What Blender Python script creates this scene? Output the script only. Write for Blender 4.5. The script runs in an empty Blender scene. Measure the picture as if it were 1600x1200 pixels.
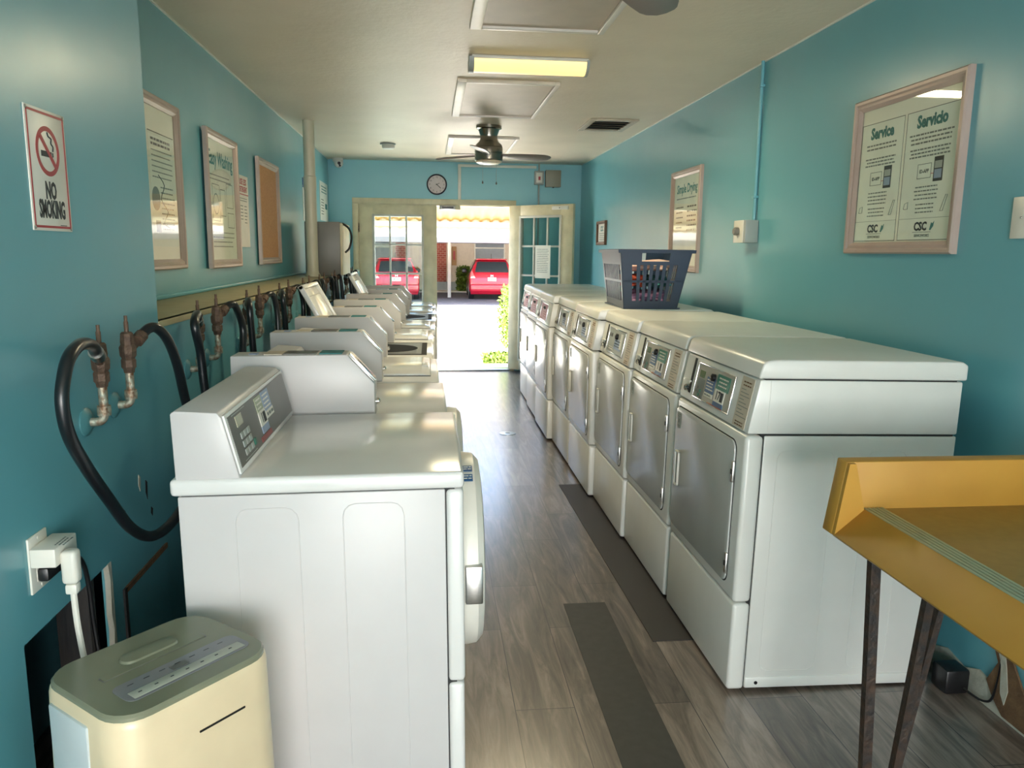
import bpy, bmesh, math, random
from mathutils import Matrix, Vector
random.seed(7)
S = bpy.context.scene
COL = S.collection
# ------------------------------------------------------------------ camera
CAMZ = 1.43
cam_d = bpy.data.cameras.new('camera'); cam = bpy.data.objects.new('camera', cam_d); COL.objects.link(cam)
Rm = Matrix(((0.99453907, 0.00585885, -0.1042003), (-0.10369394, 0.16850266, -0.98023182), (0.011815, 0.98568379, 0.16819001)))
cam.matrix_world = Matrix.Translation((0, 0, CAMZ)) @ Rm.to_4x4()
cam_d.sensor_width = 36.0; cam_d.lens = 36.0 * 1210 / 1600; cam_d.clip_end = 300; cam_d.clip_start = 0.02
S.camera = cam
# ------------------------------------------------------------------ world, sun, daylight, exposure
W = bpy.data.worlds.new('sky'); S.world = W; W.use_nodes = True
wn = W.node_tree.nodes; wl = W.node_tree.links
sky = wn.new('ShaderNodeTexSky'); sky.sky_type = 'NISHITA'; sky.sun_disc = False
sky.sun_elevation = math.radians(52); sky.sun_rotation = math.radians(120); sky.dust_density = 2.0
bg = wn['Background']; wl.new(sky.outputs[0], bg.inputs[0]); bg.inputs[1].default_value = 0.62
def light(name, kind, loc, energy, color, rot=None, size=None, size_y=None, look=None):
    d = bpy.data.lights.new(name, kind); o = bpy.data.objects.new(name, d); COL.objects.link(o)
    o.location = loc; d.energy = energy; d.color = color
    if kind == 'AREA':
        d.shape = 'RECTANGLE'; d.size = size; d.size_y = size_y
    if rot: o.rotation_euler = rot
    if look is not None:
        o.rotation_euler = Vector(look).to_track_quat('-Z', 'Y').to_euler()
    return o
sun = light('sun', 'SUN', (0, -5, 20), 20.0, (1.0, 0.95, 0.86), look=(0.55, 0.10, -0.80)); sun.data.angle = 0.01
# daylight that falls in through the open doorway behind the camera and through the far double door
day_back = light('daylight_rear_door', 'AREA', (0.35, -2.9, 1.15), 60, (0.98, 0.97, 0.97), look=(0, 1, -0.02), size=2.0, size_y=2.1)
sky_portal = light('sky_portal_front_door', 'AREA', (0.07, 9.6, 0.98), 1, (1, 1, 1), look=(0, -1, 0), size=1.8, size_y=1.94)
sky_portal.data.cycles.is_portal = True
S.view_settings.view_transform = 'Standard'; S.view_settings.look = 'None'
S.view_settings.gamma = 1.0; S.view_settings.exposure = 1.42; S.view_settings.use_curve_mapping = False
cy = S.cycles
cy.max_bounces = 10; cy.diffuse_bounces = 6; cy.glossy_bounces = 4; cy.transparent_max_bounces = 10
cy.use_denoising = True; cy.sample_clamp_indirect = 25.0; cy.caustics_reflective = False; cy.caustics_refractive = False

# ------------------------------------------------------------------ materials
def lin(c):
    return tuple(((v / 255) / 12.92 if v / 255 <= 0.04045 else ((v / 255 + 0.055) / 1.055) ** 2.4) for v in c)
MATS = {}
def mat(name, rgb, rough=0.5, metal=0.0, var=None, vscale=8.0, vdetail=4, bump=0.0, bscale=60.0, stretch=(1, 1, 1), spec=0.5, coat=0.0, emit=None, estr=0.0, alpha=None, trans=0.0):
    if name in MATS: return MATS[name]
    m = bpy.data.materials.new(name); m.use_nodes = True
    nt = m.node_tree; n = nt.nodes; l = nt.links; b = n['Principled BSDF']
    c = lin(rgb) + (1,)
    b.inputs['Base Color'].default_value = c
    b.inputs['Roughness'].default_value = rough; b.inputs['Metallic'].default_value = metal
    b.inputs['Specular IOR Level'].default_value = spec
    b.inputs['Coat Weight'].default_value = coat; b.inputs['Coat Roughness'].default_value = 0.08
    tc = n.new('ShaderNodeTexCoord'); mp = n.new('ShaderNodeMapping'); mp.inputs['Scale'].default_value = stretch
    l.new(tc.outputs['Object'], mp.inputs[0])
    nz = n.new('ShaderNodeTexNoise'); nz.inputs['Scale'].default_value = vscale; nz.inputs['Detail'].default_value = vdetail
    l.new(mp.outputs[0], nz.inputs['Vector'])
    if var is None: var = tuple(max(0, int(v * 0.965)) for v in rgb)
    mx = n.new('ShaderNodeMix'); mx.data_type = 'RGBA'
    mx.inputs['A'].default_value = c; mx.inputs['B'].default_value = lin(var) + (1,)
    rp = n.new('ShaderNodeValToRGB'); rp.color_ramp.elements[0].position = 0.35; rp.color_ramp.elements[1].position = 0.68
    l.new(nz.outputs['Fac'], rp.inputs[0]); l.new(rp.outputs[0], mx.inputs['Factor']); l.new(mx.outputs['Result'], b.inputs['Base Color'])
    if bump > 0:
        nb = n.new('ShaderNodeTexNoise'); nb.inputs['Scale'].default_value = bscale; nb.inputs['Detail'].default_value = 3
        l.new(mp.outputs[0], nb.inputs['Vector'])
        bp = n.new('ShaderNodeBump'); bp.inputs['Strength'].default_value = bump; bp.inputs['Distance'].default_value = 0.01
        l.new(nb.outputs['Fac'], bp.inputs['Height']); l.new(bp.outputs[0], b.inputs['Normal'])
    if emit:
        b.inputs['Emission Color'].default_value = lin(emit) + (1,); b.inputs['Emission Strength'].default_value = estr
    if trans: b.inputs['Transmission Weight'].default_value = trans
    if alpha is not None: b.inputs['Alpha'].default_value = alpha
    MATS[name] = m
    return m
def glass(name, tint=(235, 245, 242), fac=0.1):
    m = bpy.data.materials.new(name); m.use_nodes = True; nt = m.node_tree; n = nt.nodes; l = nt.links
    n.remove(n['Principled BSDF'])
    t = n.new('ShaderNodeBsdfTransparent'); t.inputs[0].default_value = lin(tint) + (1,)
    g = n.new('ShaderNodeBsdfGlossy'); g.inputs['Roughness'].default_value = 0.03
    f0 = n.new('ShaderNodeFresnel'); f0.inputs[0].default_value = 1.45
    ge = n.new('ShaderNodeNewGeometry'); inv = n.new('ShaderNodeMath'); inv.operation = 'SUBTRACT'; inv.inputs[0].default_value = 1.0; l.new(ge.outputs['Backfacing'], inv.inputs[1])
    f = n.new('ShaderNodeMath'); f.operation = 'MULTIPLY'; l.new(f0.outputs[0], f.inputs[0]); l.new(inv.outputs[0], f.inputs[1])   # reflect on the outer face only
    s = n.new('ShaderNodeMixShader'); l.new(f.outputs[0], s.inputs[0]); l.new(t.outputs[0], s.inputs[1]); l.new(g.outputs[0], s.inputs[2])
    l.new(s.outputs[0], n['Material Output'].inputs[0]); return m
def wall_mat(name, rgb, var, rough=0.29, bump=0.12):
    m = mat(name, rgb, rough, var=var, vscale=1.3, vdetail=6, bump=bump, bscale=4.0, spec=0.75)
    nt = m.node_tree; n = nt.nodes; l = nt.links
    # a few scuffs and chips, uneven gloss from the roller
    nz = n.new('ShaderNodeTexNoise'); nz.inputs['Scale'].default_value = 3.0; nz.inputs['Detail'].default_value = 8
    mr = n.new('ShaderNodeMapRange'); mr.inputs[1].default_value = 0.3; mr.inputs[2].default_value = 0.7
    mr.inputs[3].default_value = rough - 0.0; mr.inputs[4].default_value = rough + 0.05
    tc = n.new('ShaderNodeTexCoord'); l.new(tc.outputs['Object'], nz.inputs['Vector'])
    l.new(nz.outputs['Fac'], mr.inputs[0]); l.new(mr.outputs[0], n['Principled BSDF'].inputs['Roughness'])
    return m
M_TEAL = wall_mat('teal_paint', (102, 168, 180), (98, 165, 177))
M_TEAL_LIT = wall_mat('teal_paint_lightened', (132, 196, 208), (127, 192, 204), 0.4)  # teal lightened to make up for weak light on the far wall
M_CEIL = mat('ceiling_paint', (232, 216, 194), 0.5, var=(225, 209, 187), vscale=2.5, bump=0.22, bscale=30)
M_BEIGE = mat('beige_paint', (176, 166, 128), 0.45, var=(166, 156, 120))
M_CREAM = mat('cream_paint', (224, 214, 180), 0.4, var=(206, 196, 162))
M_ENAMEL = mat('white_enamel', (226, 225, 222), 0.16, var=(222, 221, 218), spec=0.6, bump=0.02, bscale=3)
M_ENAMEL_DIM = mat('white_enamel_toned_down', (204, 201, 200), 0.36, var=(201, 198, 197), spec=0.45)  # white enamel darkened to offset strong light on the washer sides
M_DRYER = mat('dryer_enamel', (224, 224, 218), 0.3, var=(220, 220, 214), spec=0.6, bump=0.02, bscale=3)
M_DRDOOR = mat('dryer_door_enamel', (186, 188, 184), 0.26, var=(181, 183, 179), spec=0.6)
M_SEAM = mat('seam_shadow_gap', (45, 45, 45), 0.8)
M_STEEL = mat('brushed_steel', (190, 190, 186), 0.28, 1.0, stretch=(1, 1, 30), bump=0.05)
M_CHROME = mat('chrome', (225, 225, 225), 0.12, 1.0)
M_BRASS = mat('aged_brass', (112, 90, 74), 0.6, 0.4, var=(84, 66, 56), vscale=60, bump=0.4, bscale=120)
M_COPPER = mat('corroded_copper_pipe', (122, 88, 62), 0.5, 0.5, var=(200, 204, 186), vscale=55, bump=0.4, bscale=90)
M_RUBBER = mat('black_rubber', (22, 25, 28), 0.28, var=(28, 31, 34))
M_BLACK = mat('black_plastic', (24, 24, 26), 0.35)
M_DARK = mat('dark_void', (16, 22, 28), 0.9)
M_WHITEP = mat('white_plastic', (228, 226, 216), 0.35)
M_FRAME = mat('bronze_pink_frame', (188, 168, 158), 0.32, 0.2, var=(178, 158, 148))
M_PAPER = mat('poster_paper', (244, 242, 230), 0.6, var=(240, 238, 225))
M_PAPERG = mat('pale_green_paper', (238, 242, 232), 0.6)
M_INK = mat('dark_ink', (40, 48, 52), 0.6)
M_INKG = mat('grey_ink', (120, 128, 124), 0.6)
M_INKT = mat('teal_ink', (40, 120, 120), 0.6)
M_RED = mat('sign_red', (172, 48, 58), 0.4)
M_SIGN = mat('sign_white', (226, 224, 214), 0.35)
M_CORK = mat('cork', (206, 158, 112), 0.8, var=(190, 140, 96), vscale=90, bump=0.2)
M_GLASS = glass('clear_glass')
M_PGLASS = glass('poster_glass', (252, 253, 251))
M_GREY = mat('panel_grey', (98, 98, 94), 0.35)
M_LCD = mat('lcd_glass', (176, 176, 150), 0.2)
M_GREENL = mat('label_green', (42, 122, 104), 0.4)
M_BLUEL = mat('label_blue', (44, 88, 132), 0.4)
M_LBLUE = mat('label_pale_blue', (140, 160, 190), 0.4)
M_LGREEN = mat('label_pale_green', (166, 176, 150), 0.4)
M_PINK = mat('label_pink', (214, 128, 144), 0.4)
M_LBEIGE = mat('label_beige', (206, 194, 176), 0.5)
M_DPANEL = mat('dryer_display_panel', (176, 172, 160), 0.25)
M_BLUEPL = mat('navy_basket_plastic', (42, 60, 84), 0.35, var=(38, 56, 80))
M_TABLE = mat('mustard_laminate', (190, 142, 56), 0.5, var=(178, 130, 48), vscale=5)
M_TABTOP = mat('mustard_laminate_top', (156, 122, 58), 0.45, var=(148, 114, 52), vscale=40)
M_RIB = mat('ribbed_aluminium', (176, 190, 168), 0.35, 0.4)
M_IRON = mat('rusty_iron', (62, 58, 56), 0.5, 0.5, var=(86, 68, 56), vscale=40, bump=0.4)
M_PVC = mat('cream_pvc_pipe', (206, 200, 178), 0.35)
M_GREYBOX = mat('grey_metal_paint', (122, 120, 114), 0.4)
M_LGREY = mat('light_grey_metal', (164, 170, 166), 0.4)
M_NICKEL = mat('brushed_nickel', (150, 146, 136), 0.25, 1.0, stretch=(1, 1, 20))
M_BLADE = mat('blade_silver_brown', (132, 118, 110), 0.4)
M_DEHUM = mat('dehumidifier_beige', (232, 212, 176), 0.3)
M_DEHUMW = mat('dehumidifier_side', (198, 208, 210), 0.35)
M_DEHTOP = mat('dehumidifier_top', (132, 134, 112), 0.25)
M_DEHPAN = mat('dehumidifier_panel', (136, 136, 140), 0.25)
M_DEHSTR = mat('dehumidifier_strip', (178, 180, 166), 0.3)
M_MAT = mat('rubber_floor_strip', (52, 52, 48), 0.55, var=(58, 58, 54), vscale=30)
M_PLASTER = mat('bare_plaster', (196, 194, 180), 0.8, var=(180, 176, 160), vscale=20, bump=0.4)
M_BROWN = mat('exposed_brown_board', (122, 92, 62), 0.85, var=(98, 72, 50), vscale=18, bump=0.5)
M_WOODD = mat('dark_stud_wood', (66, 60, 56), 0.8, var=(40, 44, 48), vscale=25, stretch=(1, 1, .2), bump=0.4)
M_CONC = mat('white_concrete', (232, 226, 214), 0.8, var=(224, 218, 206), vscale=2, bump=0.1)
M_ASPH = mat('asphalt', (112, 112, 118), 0.9, var=(96, 96, 102), vscale=12, bump=0.2)
M_CARRED = mat('red_car_paint', (176, 14, 40), 0.25, var=(172, 14, 40), coat=0.6)
M_CARGL = mat('car_glass', (34, 44, 50), 0.08)
M_TAIL = mat('tail_light', (220, 60, 60), 0.2)
M_TAILW = mat('tail_light_clear', (240, 200, 200), 0.2)
M_YELLOW = mat('yellow_corrugated_panel', (142, 108, 46), 0.5, var=(128, 96, 38))
def make_translucent(m, fac):
    n = m.node_tree.nodes; l = m.node_tree.links; b = n['Principled BSDF']; t = n.new('ShaderNodeBsdfTranslucent'); x = n.new('ShaderNodeMixShader')
    l.new(b.inputs['Base Color'].links[0].from_socket, t.inputs[0]); x.inputs[0].default_value = fac
    l.new(b.outputs[0], x.inputs[1]); l.new(t.outputs[0], x.inputs[2]); l.new(x.outputs[0], n['Material Output'].inputs[0])
make_translucent(M_YELLOW, 0.08)
M_WHITEH = mat('white_wall_paint', (206, 200, 190), 0.7)
M_FARWALL = mat('far_building_paint', (226, 212, 194), 0.8)
M_SIDING = mat('grey_window_glass', (128, 136, 144), 0.15)
M_LEAF = mat('leaf_green', (70, 104, 22), 0.6, var=(118, 132, 34), vscale=14)
M_GRASS = mat('grass_green', (86, 112, 34), 0.8, var=(112, 128, 42), vscale=14)
M_SOCKET = mat('fabric_red', (186, 60, 44), 0.9, var=(200, 110, 80), vscale=30)
M_FTEAL = mat('fabric_teal', (70, 140, 140), 0.9, var=(40, 90, 100), vscale=25)
M_FPURP = mat('fabric_purple', (150, 110, 150), 0.9, var=(190, 150, 180), vscale=25)
M_FWHITE = mat('fabric_white', (220, 205, 196), 0.9, var=(214, 170, 160), vscale=25)

def brick_mat():
    m = bpy.data.materials.new('red_brick'); m.use_nodes = True; n = m.node_tree.nodes; l = m.node_tree.links; b = n['Principled BSDF']
    tc = n.new('ShaderNodeTexCoord'); mp = n.new('ShaderNodeMapping'); mp.inputs['Rotation'].default_value = (math.pi / 2, 0, 0)
    br = n.new('ShaderNodeTexBrick'); br.inputs['Color1'].default_value = lin((178, 84, 68)) + (1,); br.inputs['Color2'].default_value = lin((160, 72, 58)) + (1,)
    br.inputs['Mortar'].default_value = lin((206, 168, 150)) + (1,); br.inputs['Scale'].default_value = 2.6
    l.new(tc.outputs['Object'], mp.inputs[0]); l.new(mp.outputs[0], br.inputs[0]); l.new(br.outputs[0], b.inputs['Base Color']); b.inputs['Roughness'].default_value = 0.8
    return m
M_BRICK = brick_mat()
def floor_mat():
    m = bpy.data.materials.new('vinyl_wood_planks'); m.use_nodes = True; n = m.node_tree.nodes; l = m.node_tree.links; b = n['Principled BSDF']
    tc = n.new('ShaderNodeTexCoord')
    mp = n.new('ShaderNodeMapping'); mp.inputs['Rotation'].default_value = (0, 0, math.pi / 2); mp.inputs['Location'].default_value = (0.0, 0.12, 0)
    l.new(tc.outputs['Object'], mp.inputs[0])
    br = n.new('ShaderNodeTexBrick'); br.inputs['Scale'].default_value = 1.0; br.inputs['Brick Width'].default_value = 0.92; br.inputs['Row Height'].default_value = 0.19
    br.inputs['Mortar Size'].default_value = 0.0016; br.offset = 0.42; br.inputs['Mortar Smooth'].default_value = 0.2
    br.inputs['Color1'].default_value = (0.0, 0.0, 0.0, 1); br.inputs['Color2'].default_value = (1, 1, 1, 1); br.inputs['Mortar'].default_value = (0, 0, 0, 1)
    l.new(mp.outputs[0], br.inputs[0])
    mp2 = n.new('ShaderNodeMapping'); mp2.inputs['Scale'].default_value = (14, 1.6, 1); l.new(tc.outputs['Object'], mp2.inputs[0])
    nz = n.new('ShaderNodeTexNoise'); nz.inputs['Scale'].default_value = 1.5; nz.inputs['Detail'].default_value = 10; nz.inputs['Roughness'].default_value = 0.65; nz.inputs['Distortion'].default_value = 1.2
    l.new(mp2.outputs[0], nz.inputs['Vector'])
    add = n.new('ShaderNodeMath'); add.operation = 'MULTIPLY_ADD'; add.inputs[1].default_value = 0.16
    l.new(br.outputs['Color'], add.inputs[0]); l.new(nz.outputs['Fac'], add.inputs[2])
    rp = n.new('ShaderNodeValToRGB'); e = rp.color_ramp.elements
    e[0].position = 0.36; e[0].color = lin((58, 50, 45)) + (1,); e[1].position = 0.80; e[1].color = lin((150, 136, 124)) + (1,)
    k = rp.color_ramp.elements.new(0.56); k.color = lin((102, 90, 81)) + (1,)
    l.new(add.outputs[0], rp.inputs[0])
    mx = n.new('ShaderNodeMix'); mx.data_type = 'RGBA'; mx.inputs['B'].default_value = lin((28, 24, 22)) + (1,)
    l.new(br.outputs['Fac'], mx.inputs['Factor']); l.new(rp.outputs[0], mx.inputs['A']); l.new(mx.outputs['Result'], b.inputs['Base Color'])
    n2 = n.new('ShaderNodeTexNoise'); n2.inputs['Scale'].default_value = 3.0; n2.inputs['Detail'].default_value = 8
    l.new(tc.outputs['Object'], n2.inputs['Vector'])
    mr = n.new('ShaderNodeMapRange'); mr.inputs[1].default_value = 0.3; mr.inputs[2].default_value = 0.7; mr.inputs[3].default_value = 0.28; mr.inputs[4].default_value = 0.30
    l.new(n2.outputs['Fac'], mr.inputs[0]); l.new(mr.outputs[0], b.inputs['Roughness'])
    bp = n.new('ShaderNodeBump'); bp.inputs['Strength'].default_value = 0.06; bp.inputs['Distance'].default_value = 0.003
    l.new(nz.outputs['Fac'], bp.inputs['Height']); l.new(bp.outputs[0], b.inputs['Normal'])
    b.inputs['Specular IOR Level'].default_value = 0.7; b.inputs['Coat Weight'].default_value = 0.7; b.inputs['Coat Roughness'].default_value = 0.24; b.inputs['Coat IOR'].default_value = 1.6
    return m
M_FLOOR = floor_mat()
def lamp_mat():
    m = mat('yellowed_lamp_diffuser', (250, 235, 170), 0.4, emit=(255, 222, 140), estr=0.46)
    return m
M_LAMP = lamp_mat()
# ------------------------------------------------------------------ mesh builder
_textcache = {}
class MB:
    def __init__(s): s.bm = bmesh.new(); s.mats = []; s.M = Matrix.Identity(4); s.mi = 0
    def m(s, material):
        if material not in s.mats: s.mats.append(material)
        s.mi = s.mats.index(material); return s
    def at(s, M): s.M = M; return s
    def _fin(s, vs, fs, bevel=0, seg=2, edges=None):
        if bevel > 0:
            es = list({e for f in fs for e in f.edges}) if edges is None else edges
            r = bmesh.ops.bevel(s.bm, geom=es, offset=bevel, segments=seg, affect='EDGES', profile=0.5)
            fs = [f for f in s.bm.faces if f.tag is False and not f.hide and f.index == -1] or fs
        return fs
    def _add(s, fn):
        n0 = set(s.bm.faces); v0 = set(s.bm.verts)
        fn()
        nv = [v for v in s.bm.verts if v not in v0]
        for v in nv: v.co = s.M @ v.co
        for f in s.bm.faces:
            if f not in n0: f.material_index = s.mi
        return s
    def box(s, x0, x1, y0, y1, z0, z1, bevel=0, seg=2):
        def fn():
            r = bmesh.ops.create_cube(s.bm, size=1)
            for v in r['verts']:
                v.co = Vector(((x0 + x1) / 2 + v.co.x * (x1 - x0), (y0 + y1) / 2 + v.co.y * (y1 - y0), (z0 + z1) / 2 + v.co.z * (z1 - z0)))
            if bevel > 0:
                es = list({e for v in r['verts'] for e in v.link_edges})
                bmesh.ops.bevel(s.bm, geom=es, offset=bevel, segments=seg, affect='EDGES', profile=0.5)
        return s._add(fn)
    def prism(s, poly, axis, a, b, bevel=0, seg=2):
        """poly in the two axes other than `axis` (in order x,y,z), extruded from a to b"""
        def mk(p, t):
            if axis == 'x': return Vector((t, p[0], p[1]))
            if axis == 'y': return Vector((p[0], t, p[1]))
            return Vector((p[0], p[1], t))
        def fn():
            A = [s.bm.verts.new(mk(p, a)) for p in poly]; B = [s.bm.verts.new(mk(p, b)) for p in poly]
            fs = [s.bm.faces.new(A), s.bm.faces.new(B[::-1])]
            n = len(poly)
            for i in range(n): fs.append(s.bm.faces.new((A[i], B[i], B[(i + 1) % n], A[(i + 1) % n])))
            bmesh.ops.recalc_face_normals(s.bm, faces=fs)
            if bevel > 0:
                es = list({e for f in fs for e in f.edges})
                bmesh.ops.bevel(s.bm, geom=es, offset=bevel, segments=seg, affect='EDGES', profile=0.5)
        return s._add(fn)
    def ring(s, loops, close_u=True, cap0=True, cap1=True):
        """loops: list of lists of points"""
        def fn():
            R = [[s.bm.verts.new(p) for p in lp] for lp in loops]
            n = len(R[0]); fs = []
            for i in range(len(R) - 1):
                for j in range(n if close_u else n - 1):
                    k = (j + 1) % n
                    fs.append(s.bm.faces.new((R[i][j], R[i][k], R[i + 1][k], R[i + 1][j])))
            if cap0: fs.append(s.bm.faces.new(R[0][::-1]))
            if cap1: fs.append(s.bm.faces.new(R[-1]))
            bmesh.ops.recalc_face_normals(s.bm, faces=fs)
        return s._add(fn)
    def tube(s, pts, r, n=10, smooth=0, radii=None):
        P = [Vector(p) for p in pts]
        if smooth:
            Q = []
            for i in range(len(P) - 1):
                p0 = P[max(i - 1, 0)]; p1 = P[i]; p2 = P[i + 1]; p3 = P[min(i + 2, len(P) - 1)]
                for k in range(smooth):
                    t = k / smooth
                    Q.append(0.5 * ((2 * p1) + (p2 - p0) * t + (2 * p0 - 5 * p1 + 4 * p2 - p3) * t * t + (3 * p1 - p0 - 3 * p2 + p3) * t ** 3))
            Q.append(P[-1]); P = Q
        loops = []; up = Vector((0, 0, 1)); prev = None
        for i, p in enumerate(P):
            t = (P[min(i + 1, len(P) - 1)] - P[max(i - 1, 0)]).normalized()
            if prev is None:
                a = t.cross(Vector((1, 0, 0)) if abs(t.x) < 0.9 else Vector((0, 1, 0))).normalized()
            else:
                a = (prev - t * prev.dot(t)).normalized()
            prev = a; b = t.cross(a)
            rr = radii[i] if radii else r
            loops.append([p + (a * math.cos(2 * math.pi * k / n) + b * math.sin(2 * math.pi * k / n)) * rr for k in range(n)])
        return s.ring(loops)
    def lathe(s, prof, c=(0, 0, 0), axis='z', n=32, cap=True):
        """prof: list of (r, t) along axis"""
        loops = []
        for r, t in prof:
            lp = []
            for k in range(n):
                a = 2 * math.pi * k / n; u, v = r * math.cos(a), r * math.sin(a)
                if axis == 'z': q = (c[0] + u, c[1] + v, c[2] + t)
                elif axis == 'x': q = (c[0] + t, c[1] + u, c[2] + v)
                else: q = (c[0] + u, c[1] + t, c[2] + v)
                lp.append(q)
            loops.append(lp)
        return s.ring(loops, cap0=cap, cap1=cap)
    def text(s, string, u, v, size, depth=0.0006, w=0.0, align='CENTER', bold=0.0, sx=1.0):
        """letters in the local uv plane of s.M (x right, y up, z out)"""
        cu = bpy.data.curves.new('t', 'FONT'); cu.body = string; cu.size = size; cu.align_x = align; cu.align_y = 'CENTER'
        cu.extrude = depth; cu.offset = bold; cu.resolution_u = 2
        o = bpy.data.objects.new('t', cu); dg = bpy.context.evaluated_depsgraph_get()
        me = bpy.data.meshes.new_from_object(o)
        def fn():
            b2 = bmesh.new(); b2.from_mesh(me)
            for q in b2.verts: q.co = Vector((u + q.co.x * sx, v + q.co.y, w + q.co.z))
            tmp = bpy.data.meshes.new('t2'); b2.to_mesh(tmp); b2.free(); s.bm.from_mesh(tmp); bpy.data.meshes.remove(tmp)
        s._add(fn)
        bpy.data.objects.remove(o); bpy.data.meshes.remove(me); bpy.data.curves.remove(cu)
        return s
    def lines(s, u0, u1, v0, n, dv, h, w, ragged=0.15, center=False, seed=1):
        """rows of small printed words, drawn as short dashes"""
        rr = random.Random(seed)
        for i in range(n):
            v = v0 - i * dv; e = (u1 - u0) * rr.uniform(0, ragged)
            a = u0 + (e / 2 if center else 0); b = u1 - (e / 2 if center else e)
            x = a
            while x < b - 0.002:
                L = rr.uniform(0.35, 1.1) * h * 4.2
                s.box(x, min(x + L, b), v - h / 2, v + h / 2, w, w + 0.0004); x += L + h * 0.8
        return s
    def build(s, name, material=None, parent=None, smooth=True, sub=0, ang=0.6):
        me = bpy.data.meshes.new(name)
        bmesh.ops.recalc_face_normals(s.bm, faces=s.bm.faces) if False else None
        s.bm.to_mesh(me); s.bm.free()
        ms = s.mats or [material]
        for q in ms: me.materials.append(q)
        if smooth:
            me.shade_smooth(); me.set_sharp_from_angle(angle=ang)
        o = bpy.data.objects.new(name, me); COL.objects.link(o)
        if parent: o.parent = parent
        return o
def tag(o, label=None, cat=None, group=None, kind=None):
    if label: o['label'] = label
    if cat: o['category'] = cat
    if group: o['group'] = group
    if kind: o['kind'] = kind
    return o
def thing(name, label, cat, loc=(0, 0, 0), rot=(0, 0, 0), group=None):
    o = bpy.data.objects.new(name, None); COL.objects.link(o); o.location = loc; o.rotation_euler = rot
    o.empty_display_size = 0.05
    return tag(o, label, cat, group)
def copy_tree(o, parent=None, loc=None, label=None):
    c = o.copy(); COL.objects.link(c); c.parent = parent
    if loc is not None: c.location = loc
    if label: c['label'] = label
    for ch in list(o.children): copy_tree(ch, c)
    return c
def struct(o): o['kind'] = 'structure'; return o
def part(name, material, parent, *boxes, bevel=0.0):
    mb = MB()
    for b in boxes: mb.box(*b, bevel=bevel)
    return mb.build(name, material, parent)
def basis(o, u, v):
    """matrix whose local x=u, y=v, z=u x v, origin o"""
    u = Vector(u).normalized(); v = Vector(v).normalized(); w = u.cross(v)
    M = Matrix.Identity(4)
    for i in range(3): M[i][0] = u[i]; M[i][1] = v[i]; M[i][2] = w[i]; M[i][3] = o[i]
    return M
# ------------------------------------------------------------------ room
XL, XC, XR = -1.155, -0.82, 1.785      # recessed upper wall, pipe chase face, right wall
YB, YF, ZC, ZL, YK = -3.0, 9.3, 2.448, 1.21, 2.44
struct(MB().box(XL - .1, XR + .1, YB, YF + .15, -.1, 0).build('floor', M_FLOOR))
cb = MB().m(M_CEIL).box(XL - .1, XR + .1, YB, YF + .15, ZC, ZC + .12); struct(cb.build('ceiling'))
struct(MB().box(XR, XR + .12, YB, YF + .15, 0, ZC).build('wall_right', M_TEAL))
wl_ = MB().m(M_TEAL)
wl_.box(XL - .12, XL, YB, YF + .15, 0, ZC)
# pipe chase: full height up to YK, then as high as the ledge; one cut-out hole
HY0, HY1, HZ1 = 1.545, 1.968, 0.634
wl_.box(XC - .02, XC, YB, HY0, 0, ZC); wl_.box(XC - .02, XC, HY0, HY1, HZ1, ZC); wl_.box(XC - .02, XC, HY1, YK, 0, ZC)
wl_.box(XL, XC - .02, YK - .02, YK, ZL, ZC)
wl_.box(XC - .02, XC, YK, YF, 0, ZL)
wl_.m(M_TEAL_LIT).box(XC - .1, XC - .02, HY0 - .1, HY0 - .02, 0, HZ1)
struct(wl_.build('wall_left', smooth=False))
struct(MB().box(XL, XC + .004, YK, YF, ZL - .02, ZL, bevel=.003).build('trim_1', M_BEIGE))       # ledge on top of the chase
struct(MB().box(XL, XL + .014, YK, YF, ZL, ZL + .02, bevel=.006).build('trim_2', M_TEAL))
wf = MB().m(M_TEAL_LIT); OX0, OX1, OZ = -.835, .965, 1.965
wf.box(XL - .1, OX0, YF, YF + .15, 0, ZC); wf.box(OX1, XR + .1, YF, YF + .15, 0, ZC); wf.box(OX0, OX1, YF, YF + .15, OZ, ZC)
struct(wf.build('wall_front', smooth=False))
wb = MB().m(M_TEAL); wb.box(XL - .1, -.65, YB - .12, YB, 0, ZC); wb.box(1.35, XR + .1, YB - .12, YB, 0, ZC); wb.box(-.65, 1.35, YB - .12, YB, 2.15, ZC)
struct(wb.build('wall_back', smooth=False))
tr = MB().box(-.89, OX0 + .005, YF - .02, YF, 0, OZ - .006, bevel=.004); tr.box(OX1 - .005, 1.01, YF - .02, YF, 0, OZ - .006, bevel=.004)
tr.box(-.89, 1.01, YF - .02, YF, OZ - .005, OZ + .06, bevel=.004)
tr.box(OX0, OX0 + .015, YF, YF + .15, 0, OZ - .015); tr.box(OX1 - .015, OX1, YF, YF + .15, 0, OZ - .015); tr.box(OX0, OX1, YF, YF + .15, OZ - .015, OZ - .0002)
struct(tr.build('trim_3', M_CREAM))
struct(MB().box(OX0, OX1, YF - .02, YF + .18, -.0, .018, bevel=.004).build('trim_4', M_STEEL))
for i, x in enumerate((XL + .004, XR - .004)):   # thin caulk line along the ceiling
    struct(MB().box(x - .004, x + .004, YK if i == 0 else YB, YF, ZC - .006, ZC).build('trim_%d' % (5 + i), M_WHITEP))
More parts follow.
